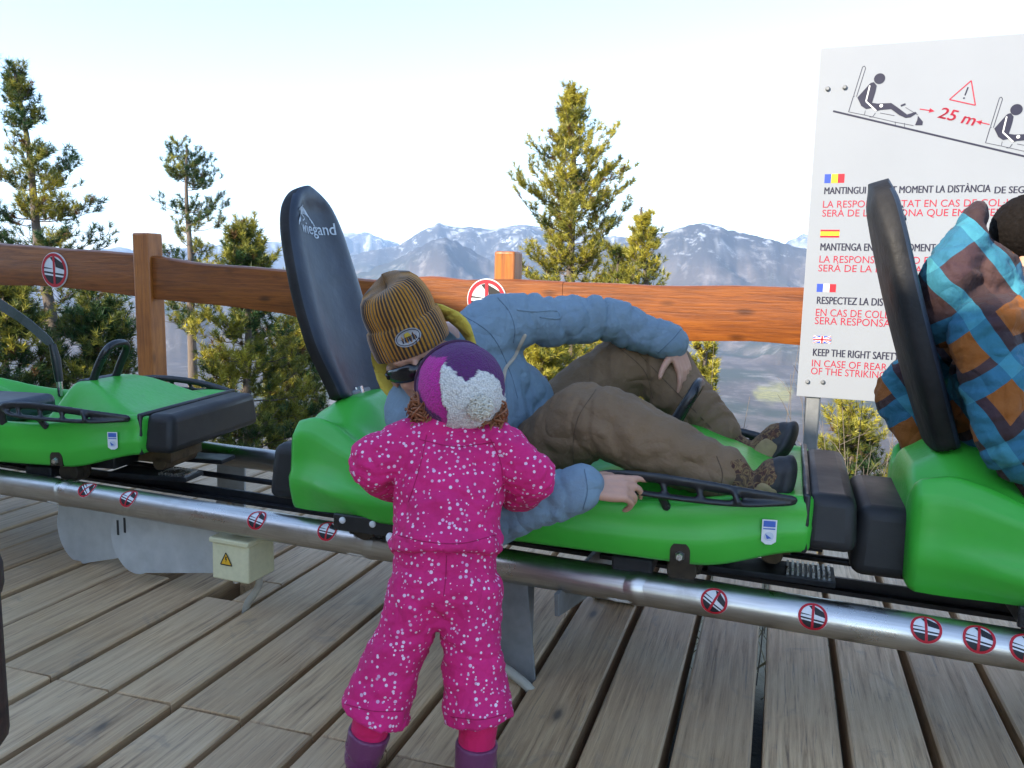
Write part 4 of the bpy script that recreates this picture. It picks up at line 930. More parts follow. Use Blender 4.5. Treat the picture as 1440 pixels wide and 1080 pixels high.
# ---- sleds
def build_sled(label):
    root = empty('alpine_sled', (0, 0, 0), 0, label, 'sled', 'green alpine coaster sleds on the track')
    NX, NY = 76, 60; Xs = np.linspace(-.68, .685, NX)
    def hw(X):
        f = .352 - .05 * sstep(.42, .70, X) ** 1.5 - .10 * sstep(-.34, -.70, X) ** 1.0
        return f
    def zb(X): return .385 + .045 * sstep(.45, .70, X) - .022 * sstep(-.45, -.66, X)
    def top(X, y):
        ay = np.abs(y); w = hw(X)
        rim = .520 + .038 * sstep(.30, .62, X) + .012 * sstep(-.1, -.4, X)
        floor = .468 + .030 * sstep(.05, .45, X) + .020 * sstep(.45, .60, X)
        z = floor + (rim - floor) * sstep(w - .085, w - .030, ay)
        # raised middle console: steep behind, falling to the nose
        pk = .470 + (.632 - .470) * sstep(.16, .33, X) - .085 * sstep(.36, .66, X)
        cw = .105 + .10 * sstep(.30, .62, X); cm = 1 - sstep(cw, cw + .10, ay)
        z = np.maximum(z, floor + (pk - floor) * cm)
        z = np.maximum(z, (.552) * sstep(.575, .640, X))
        # seat trough
        st = sstep(-.50, -.34, X) * (1 - sstep(.06, .20, X)) * (1 - sstep(.17, .27, ay)); z = z - .022 * st
        # hump under the backrest, with swept shoulders
        hm = sstep(-.34, -.56, X) * (1 - .25 * sstep(-.60, -.70, X)); lat = 1 - sstep(.08, .32, ay); 
        z = z + hm * (.155 * lat + .045 * (1 - sstep(.2, .3, ay)))
        arm = np.exp(-((X + .40) / .16) ** 2) * np.exp(-((ay - .245) / .07) ** 2) * .075; z = z + arm
        return z
    rings = []
    for X in Xs:
        w = float(hw(X)); zl = float(zb(X)); ys = np.linspace(-1, 1, NY); ys = np.sign(ys) * np.abs(ys) ** .9 * (w - .012)
        zt = top(np.full(NY, X), ys); e = float(zt[0]); 
        blg = .030 * math.exp(-((X + .50) / .17) ** 2)                      # swelling over the rear wheel
        def side(s_):
            h = e - zl; out = []
            for t, o in ((0, -.016), (.0, -.006), (.06, .000), (.30, .004 + blg), (.42, .006 + blg), (.50, -.001 + blg * .6), (.70, .000), (.88, -.002), (.97, -.007)):
                out.append((X, s_ * (w + o), zl + h * t))
            return out
        L = side(-1); Rr_ = side(1)[::-1]
        rings.append([(X, -(w - .03), zl)] + L + [(X, float(y), float(z)) for y, z in zip(ys, zt)] + Rr_ + [(X, (w - .03), zl)])
    def close(r, dx):
        out = []
        for k, (sc2, d) in enumerate(((.985, .25), (.93, .7), (.80, 1.0), (.4, 1.05))):
            zl = r[0][2]; cz = zl + .06
            out.append([(x + dx * d, y * (1 - (1 - sc2) * .5), cz + (z - cz) * sc2) for x, y, z in r])
        return out
    rings = close(rings[0], -.02)[::-1] + rings + close(rings[-1], .02)
    b = MB(); b.loft(rings); o = b.build('body_shell', MAT['green'], root, True)
    o.data.set_sharp_from_angle(angle=radians(60))
    # wheel notches with bolts
    for s_ in (-1, 1):
        y = s_ * (float(hw(.42)) + .0045); poly = [(.397, y, .388)] + [(.42 - .023 * cos(t), y, .415 + .023 * sin(t)) for t in np.linspace(0, pi, 14)] + [(.443, y, .388)]
        b = MB(); b.prism(poly, (0, -s_ * .02, 0)); w = b.build('wheel_notch', MAT['notch'], root, False)
        b = MB(); b.tube([(.42, y - s_ * .01, .405), (.42, y + s_ * .004, .405), (.42, y + s_ * .012, .405)], [.012, .012, .008], 6); b.build('axle_bolt', MAT['zinc'], w, False)
        b = MB(); ya = s_ * .275; b.prism([(.36, ya, .40), (.48, ya, .40), (.46, ya, .335), (.39, ya, .33)], (0, -s_ * .02, 0)); b.tube([(.42, ya + s_ * .03, .352), (.42, ya - s_ * .04, .352)], .036, 20); b.build('wheel_bracket', MAT['notch'], root, True, .003)
        b = MB(); b.prism([(-.50, ya, .40), (-.36, ya, .40), (-.39, ya, .335), (-.47, ya, .33)], (0, -s_ * .02, 0)); b.tube([(-.43, ya + s_ * .03, .352), (-.43, ya - s_ * .04, .352)], .036, 20); b.build('wheel_bracket', MAT['notch'], root, True, .003)
        # maker's plate: pale blue and white sticker
        yy = s_ * (float(hw(.60)) + .0062)
        p = Print(lambda u, v, l: (.612 + u * -s_ * -1, yy + s_ * .0006 * l + s_ * .0015 - s_ * u * -.18, .478 + v)); 
        p.poly([(-.016, -.022), (-.006, -.029), (.006, -.029), (.016, -.022), (.016, .029), (-.016, .029)], 0); p.poly([(-.013, .012), (.013, .012), (.013, .026), (-.013, .026)], 1, 2); p.poly(disc((0, -.010), .0105, 18), 2, 2); p.poly([(-.006, -.014), (.008, -.004), (.004, -.016)], 1, 3); p.poly([(-.013, .006), (.013, .006), (.013, .009), (-.013, .009)], 1, 2)
        p.build('maker_sticker', [MAT['white'], MAT['st_blue'], MAT['st_grey']], root)
        # black side rack
        K = lambda X, y, z: (X, s_ * y, z)
        b = MB()
        up = spline([K(.215, .338, .505), K(.217, .345, .550), K(.235, .352, .576), K(.33, .360, .584), K(.46, .360, .578), K(.56, .345, .566), K(.655, .316, .552)], 7)
        b.tube(up, [(.009, .014)] * len(up), 10, up=(0, 0, 1), dome=True)
        lo = spline([K(.235, .352, .565), K(.28, .366, .551), K(.42, .370, .545), K(.55, .356, .543), K(.65, .318, .547)], 7); b.tube(lo, [(.007, .011)] * len(lo), 10, up=(0, 0, 1), dome=True)
        for X in (.29, .37, .45, .53): b.tube([K(X, .360, .582 - .012 * sstep(.4, .6, X)), K(X + .014, .367, .546)], .0075, 8)
        b.tube([K(.37, .366, .548), K(.385, .346, .512)], [.010, .012], 8)
        o2 = clay(b, .004, 3); link_mesh('side_rack', o2, MAT['black'], root)
    # bumpers
    b = MB(); b.box((.742, 0, .497), (.118, .585, .128), taper=(.90, .93)); o = b.build('front_bumper', MAT['bumper'], root, True, .026, 4, 30)
    b = MB(); b.box((.688, 0, .497), (.016, .600, .138)); b.build('bumper_seam', MAT['black'], root, True, .006, 2)
    b = MB(); b.box((-.735, 0, .445), (.16, .40, .165), taper=(.86, .90)); b.build('rear_bumper', MAT['bumper'], root, True, .030, 4, 30)
    # black skirt with white bolts under the rear, running gear
    for s_ in (-1, 1):
        b = MB(); b.box((-.365, s_ * .338, .372), (.27, .014, .046)); sk = b.build('skirt', MAT['black'], root, True, .004, 2)
        for X in (-.47, -.38, -.28):
            b = MB(); b.tube([(X, s_ * .345, .380), (X, s_ * .349, .380), (X, s_ * .352, .380)], [.009, .009, .005], 12); b.build('bolt', MAT['white'], sk)
    b = MB(); b.box((0, 0, .372), (1.05, .42, .05)); b.box((.30, 0, .345), (.10, .60, .04)); b.box((-.43, 0, .345), (.10, .60, .04)); b.build('chassis', MAT['chassis'], root, True, .006, 2)
    b = MB(); b.box((.62, -.12, .318), (.30, .11, .016)); b.box((.62, .14, .318), (.26, .10, .016)); bk = b.build('brake_magnet', MAT['chassis'], root, False, .002)
    for k in range(9):
        b = MB(); b.box((.66 + k * .012, -.12, .330), (.005, .085, .008)); b.build('magnet_rib', MAT['zinc'], bk, False)
    b = MB(); b.box((.60, 0, .378), (.13, .20, .05)); b.tube([(.62, -.10, .35), (.62, .10, .35)], .028, 14); b.build('coupling', MAT['rust'], root, True, .004)
    # seat pad
    b = MB(); b.box((-.20, 0, .495), (.42, .32, .085)); b.build('seat_pad', MAT['pad'], root, True, .03, 4)
    # brake hoop
    b = MB(); sp = spline([(.33, -.062, .60), (.365, -.062, .68), (.395, -.058, .735), (.405, -.035, .757), (.408, 0, .762), (.405, .035, .757), (.395, .058, .735), (.365, .062, .68), (.33, .062, .60)], 6)
    b.tube(sp, .0140, 14); h = b.build('brake_hoop', MAT['black'], root)
    b = MB(); b.tube([(.325, -.095, .60), (.325, .095, .60)], .038, 16); b.build('brake_boot', MAT['black'], root, True, .006)
    # backrest: thick pad, rounded top, leaning back
    c0 = Vector((-.615, 0, .655)); c1 = Vector((-.805, 0, 1.285)); ax = (c1 - c0).normalized(); nf = Vector((ax.z, 0, -ax.x)); Hh = (c1 - c0).length
    def bw(t):
        w = (.170 + .010 * sin(pi * t)) * (1 - .16 * sstep(.40, .95, t)); 
        w *= (1 - .22 * sstep(.30, .0, t)); q = max(0, (t - .72) / .28); return w * sqrt(max(0, 1 - q ** 2.3 * .9995))
    rings = []; M = 28
    ts = list(np.linspace(0, .72, 22)) + [.72 + .28 * sin(k / 14 * pi / 2) for k in range(1, 15)]
    for t in ts:
        w = max(bw(t), .006); c = c0 + ax * (Hh * t) + nf * (-.007 * sin(pi * t) + .010 * (t - .5) ** 2); th = .036 * (1 - .35 * sstep(.9, 1, t)); ring = []
        for k in range(M):
            a = 2 * pi * k / M; ca, sa = cos(a), sin(a); y = w * math.copysign(abs(ca) ** .75, ca); d = th * math.copysign(abs(sa) ** .5, sa)
            if sa > 0: d -= .030 * max(0, 1 - (y / (w * .72)) ** 2) ** .8 * (1 - sstep(.88, .98, t))      # hollow front between bolsters
            ring.append(c + Vector((0, y, 0)) + nf * d)
        rings.append(ring)
    b = MB(); b.loft(rings); me = b.mesh('backrest')
    o = link_mesh('backrest', me, [MAT['pad'], MAT['padside']], root)
    sb = o.modifiers.new('s', 'SUBSURF'); sb.levels = sb.render_levels = 1
    for p_ in me.polygons:
        n_ = p_.normal; p_.material_index = 0 if n_.dot(nf) > .45 else 1
    # seam piping down both bolsters
    for s_ in (-1, 1):
        q = []
        for t in np.linspace(.05, .93, 26): c = c0 + ax * (Hh * t) + nf * (-.007 * sin(pi * t) + .010 * (t - .5) ** 2); q.append(c + Vector((0, s_ * bw(t) * .86, 0)) + nf * .0215)
        b = MB(); b.tube(q, .0028, 8); b.build('piping', MAT['pad'], o)
    def onpad(u, v, l):
        t = v / Hh; c = c0 + ax * (Hh * t) + nf * (-.007 * sin(pi * t) + .010 * (t - .5) ** 2); w = bw(t)
        d = .036 * max(0, 1 - abs(u / w) ** 2.6) ** .35 - .030 * max(0, 1 - (u / (w * .72)) ** 2) ** .8 * (1 - sstep(.88, .98, t))
        return c + Vector((0, u, 0)) + nf * (d + .0026 + .0005 * l)
    p = Print(onpad); p.text('wiegand', -.098, Hh * .775, .036, .190, None, 0, 1, .0); p.text('wiegand', -.097, Hh * .775, .036, .190, None, 0, 1.2, .0)
    for k in range(5): p.line([(-.055 + (.030 + .008 * k) * cos(a), Hh * .845 + (.030 + .006 * k) * sin(a) - .01 * k) for a in np.linspace(.2, 2.9, 14)], .0035 - .0003 * k, 0, 1)
    p.line([(-.075 + .02 * sin(a * 2), Hh * .83 + .012 * a) for a in np.linspace(0, 4, 14)], .004, 0); p.build('logo', [MAT['logo']], o)
    b = MB(); b.box(c0 + ax * .0 + nf * -.004, (.045, .11, .045), rot=Matrix.Rotation(-.29, 3, 'Y')); b.build('backrest_bracket', MAT['galv_dark'], root, True, .006, 2)
    b = MB(); b.tube([c0 - ax * .11, c0 + ax * .03], .022, 16); b.build('backrest_post', MAT['chrome'], root)
    b = MB(); b.tube([c0 - ax * .075 + nf * .0, c0 - ax * .055], [.042, .030], 18); b.build('post_gasket', MAT['black'], root)
    # belt reel post on the far side
    b = MB(); b.tube([(-.09, .292, .50), (-.092, .292, .565)], .012, 12); ps = b.build('belt_post', MAT['chrome'], root)
    b = MB(); b.tube([(-.092, .292, .56), (-.10, .290, .65), (-.112, .288, .715)], [.016, .019, .014], 12); b.build('belt_boot', MAT['black'], ps)
    return root
sled = build_sled('empty green sled at the left, its brake hoop in full view')
def place(o, cx, cy, h, dz=0): o.location = T(cx, cy, dz); o.rotation_euler = (0, 0, -TH + h)
c2 = copy_tree(sled); c2['label'] = 'green sled in the middle carrying the person in the slate blue jacket'
c3 = copy_tree(sled); c3['label'] = 'green sled at the right edge carrying the child in the check jacket'
place(sled, -2.825, -.06, .19, -.005); place(c2, -.735, -.05, .05, .0); place(c3, .872, .02, .05, -.005)
# shoulder belt of the left sled
def belt():
    o = MB(); p = sled.location; M_ = Matrix.Rotation(-TH + .19, 4, 'Z'); M_.translation = p
    a = M_ @ Vector((-.112, .288, .712)); c = at(-6, 424, (a - CAM).dot(_F) - .05); d_ = at(-150, 330, (a - CAM).dot(_F))
    q = spline([a, a.lerp(c, .45) + Z * .012, c, d_], 6); n = V * 1.0
    r = []
    for i, x in enumerate(q):
        t = (Vector(q[min(i + 1, len(q) - 1)]) - Vector(q[max(i - 1, 0)])).normalized(); s_ = t.cross(n).normalized(); w = .022 if i else .012; x = Vector(x)
        r.append([x + s_ * w + n * .002, x + s_ * w - n * .002, x - s_ * w - n * .002, x - s_ * w + n * .002])
    o.loft(r); ob = o.build('seat_belt', MAT['belt'], None, False); return ob
MAT['belt'] = mat('grey webbing', (.10, .105, .11), .8, 0, .15, 200, bump=.4, bscale=400)
bl = belt(); Mi = (Matrix.Translation(sled.location) @ Matrix.Rotation(-TH + .19, 4, 'Z')).inverted(); bl.data.transform(Mi); bl.parent = sled
# ================================================================== PEOPLE
def V3(*a): return Vector(a)
def frame(up, fwd):
    up = Vector(up).normalized(); f = Vector(fwd); f = (f - up * f.dot(up)).normalized(); r = f.cross(up).normalized()
    return Matrix((r, f, up)).transposed()                        # columns: right, forward, up
def head_parts(mb, c, M_, s=1.0, nose=1.0):
    """skull, face, jaw, nose, lips, ears; s = 1 for a head 0.23 m tall"""
    P_ = lambda x, y, z: Vector(c) + M_ @ Vector((x * s, y * s, z * s))
    E = lambda p, r: mb.ell(P_(*p), tuple(k * s for k in r), 24, 16, M_)
    E((0, -.014, .030), (.074, .094, .084)); E((0, .034, -.030), (.060, .058, .076)); E((0, .045, -.082), (.040, .042, .032)); E((0, .068, .026), (.054, .024, .016))
    for q in (-1, 1):
        E((q * .034, .066, -.028), (.024, .022, .022)); E((q * .030, .079, .004), (.014, .010, .009)); E((q * .075, -.004, -.012), (.011, .020, .031)); E((q * .079, -.010, .000), (.007, .014, .018))
    limb(mb, [P_(0, .086, .012), P_(0, .100, -.010), P_(0, .106 * nose, -.026)], [.008 * s, .010 * s, .013 * s], 12, 4)
    for q in (-1, 1): E((q * .010, .094, -.028), (.009, .010, .008))
    E((0, .088, -.050), (.023, .010, .0055)); E((0, .087, -.060), (.020, .010, .0065)); E((0, .078, -.096), (.018, .014, .014))
def hand_parts(mb, wrist, fdir, back, thumb_side, curls, L=.185, spread=.10, thumb=(.75, .5), r=1.0):
    """palm, four jointed fingers of different length and a thumb leaving the side of the palm"""
    f = Vector(fdir).normalized(); b = Vector(back); b = (b - f * b.dot(f)).normalized(); s = f.cross(b).normalized()
    if s.dot(Vector(thumb_side)) < 0: s = -s                      # s points to the thumb side
    k = L / .185; w = Vector(wrist); offs = (.030, .010, -.010, -.029); lens = (.072, .080, .074, .058)
    for i, o in enumerate(offs):
        kn = w + f * (.088 - .004 * abs(i - 1)) * k + s * (o * k) + b * (.004 - .002 * abs(i - 1.3)) * k
        limb(mb, [w + s * (o * .55 * k), w + f * .045 * k + s * (o * .9 * k), kn], [(.014 * k, .013 * k), (.0135 * k, .0125 * k), (.0115 * k, .0105 * k)], 12, 4, up=b)
        d = (f + s * (o * spread / .03)).normalized(); ax = s; p = kn; pts = [kn]
        c = curls[i] if isinstance(curls[i], (tuple, list)) else (curls[i], curls[i] * 1.1, curls[i] * .7)
        for seg, ang in zip((.45, .31, .24), c):
            ang = radians(ang); q = (d * cos(ang) - b * sin(ang)); bb = (b * cos(ang) + d * sin(ang)); d, b = q.normalized(), bb.normalized(); p = p + d * (lens[i] * seg * k); pts.append(p)
        b = Vector(back); b = (b - f * b.dot(f)).normalized()
        limb(mb, pts, [.0098 * k * r, .0088 * k * r, .0080 * k * r, .0066 * k * r], 12, 4)
    t0 = w + f * .018 * k + s * .020 * k; t1 = t0 + (f * .55 + s * .75 - b * .35).normalized() * .040 * k; d = (f * thumb[1] + s * thumb[0] * .6 - b * .35).normalized(); t2 = t1 + d * .034 * k; t3 = t2 + (d + f * .35).normalized() * .027 * k
    limb(mb, [t0, t1, t2, t3], [.0150 * k, .0125 * k, .0100 * k, .0082 * k], 12, 4)
    limb(mb, [w - f * .022 * k, w], [(.025 * k, .019 * k), (.024 * k, .017 * k)], 14, 3, up=s)
def finish(name, me, mats, parent, origin, label=None, cat=None):
    shift(me, -Vector(origin)); o = link_mesh(name, me, mats, parent)
    if not parent: o.location = origin; tag(o, label, cat)
    return o
def drape(me, items, big=.0, scale=7.0, seed=1, clampd=.02, rim=None):
    """cloth surface: local crease bundles plus soft wandering folds"""
    v, n, d = folds(me, items)
    if big: d = d + big * (ridged(v * scale + seed * 3.1, 3, seed) - .62) * 2 + big * .5 * (ridged(v * scale * 2.3 + 7, 3, seed + 4) - .62) * 2
    put(me, v + n * np.clip(d, -clampd, clampd)[:, None])
def rag(b, ring, axis, h, t, mat_, parent, origin, name, seg=56, wob=.003, seed=1):
    pass

# ---------------------------------------------------------------- person leaning out of the middle sled
pel = at(712, 648, 2.38); hipR = at(728, 662, 2.27); hipL = at(738, 622, 2.47)
kneR = at(833, 592, 2.06); ankR = at(1030, 672, 1.965); kneL = at(904, 504, 2.44); ankL = at(1015, 616, 2.34)
shL = at(700, 456, 2.25); shR = at(590, 585, 2.02); elL = at(850, 449, 2.34); wrL = at(946, 484, 2.33); elR = at(690, 722, 1.905); wrR = at(822, 686, 1.835)
neck = at(612, 508, 2.12); hcol = at(597, 499, 2.045)
hup = (_R * -.39 + _U * .92 - _F * .22).normalized(); hfw = (-_F * .92 + _R * .10 - _U * .30).normalized()
HM = frame(hup, hfw); hc = at(590, 507, 1.985)
sax = (shL - shR).normalized()
seatpt = pel - Z * .13
b = MB(); head_parts(b, hc, HM); limb(b, [neck, hcol, hc - hup * .06], [.062, .058, .055], 18, 5)
limb(b, [pel, pel.lerp(neck, .5), neck.lerp(pel, .12)], [(.13, .09), (.13, .09), (.14, .085)], 20, 6, up=sax)
limb(b, [shR, neck.lerp(pel, .1), shL], [.05, .07, .05], 16, 6)
for s_, e_, w_ in ((shL, elL, wrL), (shR, elR, wrR)): limb(b, [s_, e_, w_], [.045, .040, .026], 16, 6)
for h_, k_, a_ in ((hipR, kneR, ankR), (hipL, kneL, ankL)): limb(b, [pel, h_, k_, a_], [.09, .075, .052, .038], 16, 6)
fr = (_R * .90 + _F * .16 - _U * .04); hand_parts(b, wrR + _R * .012, fr, (_U * .72 - _F * .66 + _R * .1), (_U * .8 + _F * .5), [(4, 8, 6), (20, 34, 22), (34, 48, 30), (40, 54, 30)], .175, .10, (.55, .75))
fl_ = (_R * .30 - _U * .92 - _F * .05); hand_parts(b, wrL + _R * .008 - _U * .004, fl_, (_R * .62 + _U * .30 - _F * .70), (-_F * .4 - _R * .9), [(10, 14, 8), (16, 22, 14), (18, 24, 14), (20, 26, 16)], .162, .16, (.9, .55))
me = clay(b, .0042, 4, .5); man = finish('person', me, MAT['skin'], None, seatpt, 'person in slate blue jacket and ochre beanie leaning from the middle sled towards the toddler', 'person')
# trousers
b = MB()
limb(b, [pel + (pel - neck).normalized() * .02, pel.lerp(neck, .22)], [(.165, .115), (.155, .11)], 22, 5, up=sax)
limb(b, [hipR.lerp(pel, .6), hipR.lerp(kneR, .35), kneR, kneR.lerp(ankR, .5), ankR.lerp(kneR, .10)], [(.11, .10), (.104, .098), (.092, .090), (.083, .080), (.066, .062)], 26, 8)
limb(b, [hipL.lerp(pel, .6), hipL.lerp(kneL, .4), kneL, kneL.lerp(ankL, .5), ankL.lerp(kneL, .06)], [(.11, .10), (.108, .102), (.096, .094), (.090, .086), (.074, .070)], 26, 8)
limb(b, [pel.lerp(kneR, .15), pel.lerp(kneR, .55) - Z * .035], [.11, .085], 20, 4)
me = clay(b, .0075, 8); dR = (ankR - kneR).normalized(); dL = (ankL - kneL).normalized(); tR = (kneR - hipR).normalized(); tL = (kneL - hipL).normalized()
drape(me, [(kneR, .13, dR + tR, .048, .011, 3), (kneR.lerp(ankR, .85), .13, dR, .050, .011, 4), (kneR.lerp(ankR, .35), .16, dR * .5 + Z, .062, .009, 5), (hipR, .18, tR, .06, .013, 6), (kneL, .13, dL + tL, .05, .012, 7), (hipL.lerp(kneL, .6), .16, tL + Z * .4, .06, .010, 8), (kneL.lerp(ankL, .8), .13, dL, .052, .012, 9)], .010, 5, 3, .026)
finish('trousers', me, MAT['trouser'], man, seatpt)
# jacket
b = MB(); tdir = (pel - neck).normalized(); hem = pel.lerp(neck, .13)
limb(b, [hem + tdir * .03, pel.lerp(neck, .35), pel.lerp(neck, .62), pel.lerp(neck, .86), neck.lerp(hcol, .3)], [(.185, .145), (.178, .140), (.190, .138), (.165, .115), (.085, .085)], 30, 8, up=sax)
limb(b, [shR, neck.lerp(pel, .10), shL], [.074, .095, .076], 22, 8); limb(b, [at(690, 500, 2.22), at(735, 560, 2.36), at(722, 610, 2.36)], [.06, .092, .09], 20, 6)
limb(b, [shL.lerp(neck, .25), shL, shL.lerp(elL, .5), elL, elL.lerp(wrL, .5), wrL.lerp(elL, .02)], [.080, .082, .070, .061, .056, .047], 26, 8)
limb(b, [shR.lerp(neck, .25), shR, shR.lerp(elR, .5), elR, elR.lerp(wrR, .5), wrR.lerp(elR, .0)], [.080, .080, .074, .070, .062, .0475], 26, 8)
b.tube([hem + tdir * .035, hem + tdir * .012], [(.192, .152), (.192, .152)], 40, up=sax)
for e_, w_, r_ in ((elL, wrL, .050), (elR, wrR, .0505)):
    d_ = (w_ - e_).normalized(); b.tube([w_ - d_ * .040, w_ + d_ * .004], [r_ + .003, r_], 30)
me = clay(b, .0068, 5); uL = (elL - shL).normalized(); fL = (wrL - elL).normalized(); uR = (elR - shR).normalized(); fR = (wrR - elR).normalized()
drape(me, [(elL, .13, uL + fL, .036, .011, 13), (shL.lerp(elL, .45), .15, uL + Z * .5, .046, .010, 14), (shL, .14, uL + tdir * .4, .046, .010, 15), (wrL.lerp(elL, .28), .08, fL, .030, .007, 16), (elR, .13, uR + fR, .038, .011, 17), (wrR.lerp(elR, .35), .10, fR, .036, .009, 18), (pel.lerp(neck, .40), .19, tdir + Z * .3, .055, .012, 19), (pel.lerp(neck, .72), .17, tdir - sax * .5, .05, .011, 20)], .008, 6, 5, .024)
finish('jacket', me, MAT['jacket'], man, seatpt)
# sand piping down the jacket front, mustard collar
front = sax.cross(tdir).normalized(); front = front if front.dot(_F) < 0 else -front
q = [at(738, 476, 2.10), at(728, 490, 2.075), at(722, 504, 2.06), at(712, 516, 2.05), at(708, 532, 2.04), at(704, 555, 2.02), at(700, 585, 2.01)]
from mathutils.bvhtree import BVHTree
jk = [c for c in man.children if c.name.startswith('jacket')][0]
_bm = bmesh.new(); _bm.from_mesh(jk.data); jbv = BVHTree.FromBMesh(_bm)
b = MB(); pts = []
for p_ in spline([(738, 472), (729, 490), (722, 504), (712, 516), (708, 532), (705, 555), (701, 590), (698, 640)], 7):
    d_ = ray(p_[0], p_[1]).normalized(); h_ = jbv.ray_cast(CAM - seatpt, d_)
    if h_[0]: pts.append(h_[0] + seatpt - d_ * .0015)
if len(pts) > 4:
    b.tube(pts, [(.0055, .004)] * len(pts), 10, dome=True); me = b.mesh('p'); finish('zip_piping', me, MAT['piping'], man, seatpt)
# sleeve pocket flap seam on the far arm
b = MB(); pts = []
for p_ in spline([(728, 436), (752, 438), (782, 437), (786, 448), (760, 446)], 6):
    d_ = ray(p_[0], p_[1]).normalized(); h_ = jbv.ray_cast(CAM - seatpt, d_)
    if h_[0]: pts.append(h_[0] + seatpt)
if len(pts) > 4: b.tube(pts, .003, 8, dome=True); finish('pocket_flap', b.mesh('p'), MAT['jacket'], man, seatpt)
def seam(owner, part, org, px, mat_, r=.0022, name='seam'):
    src = [c for c in owner.children if c.name.split('.')[0] == part][0]; q_ = bmesh.new(); q_.from_mesh(src.data); tree = BVHTree.FromBMesh(q_); q_.free(); run = []; 
    for p_ in spline(px, 8):
        d_ = ray(p_[0], p_[1]).normalized(); h_ = tree.ray_cast(CAM - org, d_)
        if h_[0] and (not run or (h_[0] - run[-1]).length < .08): run.append(h_[0] - d_ * r * .2)
    if len(run) > 4:
        b = MB(); b.tube(run, r, 7, dome=True); link_mesh(name, b.mesh('s'), mat_, src)
MAT['jacket_seam'] = cloth('darker blue seam tape', (.10, .15, .20)); MAT['trouser_seam'] = cloth('dark brown stitching', (.095, .060, .035)); MAT['pink_seam'] = cloth('deep pink seam', (.34, .006, .075))
for px in ([(700, 419), (716, 438), (724, 462), (722, 482)], [(925, 497), (945, 478), (958, 463)], [(640, 437), (690, 470), (716, 520), (728, 560)], [(822, 660), (826, 690), (820, 716)]): seam(man, 'jacket', seatpt, px, MAT['jacket_seam'], .0013)
for px in ([(862, 482), (905, 520), (918, 560)], [(838, 548), (812, 590), (806, 640), (815, 685)], [(1008, 642), (1016, 668), (1010, 695)], [(880, 478), (930, 530), (1010, 612)]): seam(man, 'trousers', seatpt, px, MAT['trouser_seam'], .0012)
cax = (hc - neck).normalized(); cM = frame(cax, hup)
b = MB(); n = 40; rings = []
for k in range(n + 1):
    a = 2 * pi * k / n; rad = cM @ Vector((cos(a) * .112, sin(a) * .108, 0)); c_ = hcol + cax * (-.012 + .012 * sin(2 * a)) + rad * (1 + .05 * sin(3 * a + 1)); o_ = rad.normalized()
    rings.append([c_ + o_ * (.010 * cos(t)) + cax * (.046 * sin(t)) + o_ * (.022 * max(0, sin(t))) for t in [2 * pi * j / 12 for j in range(12)]])
b.loft(rings, 0, True, False); me = b.mesh('collar'); v, nn_ = vn(me); put(me, v + nn_ * (.018 * (.62 - ridged(v * 13, 3, 3)))[:, None]); finish('collar', me, MAT['collar'], man, seatpt)
# beanie with turned up cuff and oval patch (head space)
def beanie():
    prof = [(.098, .040), (.101, .034), (.106, .036), (.1085, .046), (.1095, .070), (.108, .096), (.1045, .108), (.099, .111), (.0985, .116), (.0995, .130), (.0985, .150), (.094, .168), (.086, .188), (.072, .202), (.048, .2095), (.022, .212), (.004, .2125), (.0002, .2125)]
    n = 264; vs = []; fs = []; uv = []
    for i, (r, z) in enumerate(prof):
        for k in range(n + 1):
            a = 2 * pi * k / n; rib = .0016 * cos(66 * a) * min(1, r / .07); rr = (r + rib) * (1 + .02 * sin(3 * a + z * 30)); z2 = z + .004 * sin(2 * a + 1) * (z < .12) - .02 * (z > .15) * cos(a - 1.2) * (z - .15) / .07
            vs.append(hc + HM @ Vector((rr * .875 * cos(a), rr * 1.02 * sin(a) - .012, z2 - .005))); uv.append((k / n, z))
    for i in range(len(prof) - 1):
        for k in range(n): a = i * (n + 1) + k; fs.append([a, a + 1, a + n + 2, a + n + 1])
    me = bpy.data.meshes.new('beanie'); me.from_pydata([tuple(x) for x in vs], [], fs); me.update(); u = me.uv_layers.new(name='UVMap')
    for l in me.loops: u.data[l.index].uv = uv[l.vertex_index]
    o = finish('beanie', me, MAT['beanie'], man, seatpt)
    s_ = o.modifiers.new('t', 'SOLIDIFY'); s_.thickness = .003
    def f(u_, v_, l): 
        a = pi / 2 + .10 - u_ / .108; r = .1112 + .0006 * l; return hc + HM @ Vector((r * .880 * cos(a), r * 1.025 * sin(a) - .012, .074 + v_)) - seatpt
    p = Print(f); el = lambda r, ry: disc((0, 0), r, 36, ry)
    p.poly(el(.035, .0205), 0, 1); p.poly(el(.0315, .0175), 1, 2); p.poly(el(.0295, .0158), 0, 3)
    for k in range(6): p.poly([(-.021 + .007 * k, -.009), (-.017 + .007 * k, -.009), (-.0175 + .007 * k, -.001), (-.0205 + .007 * k, -.001)], 1, 4)
    p.poly([(-.010, .002), (.008, .003), (.005, .011), (-.004, .012)], 2, 4); p.poly([(-.020, .000), (.020, .000), (.020, .0012), (-.020, .0012)], 1, 4)
    p.build('patch', [MAT['patch'], MAT['navy'], MAT['collar']], o)
beanie()
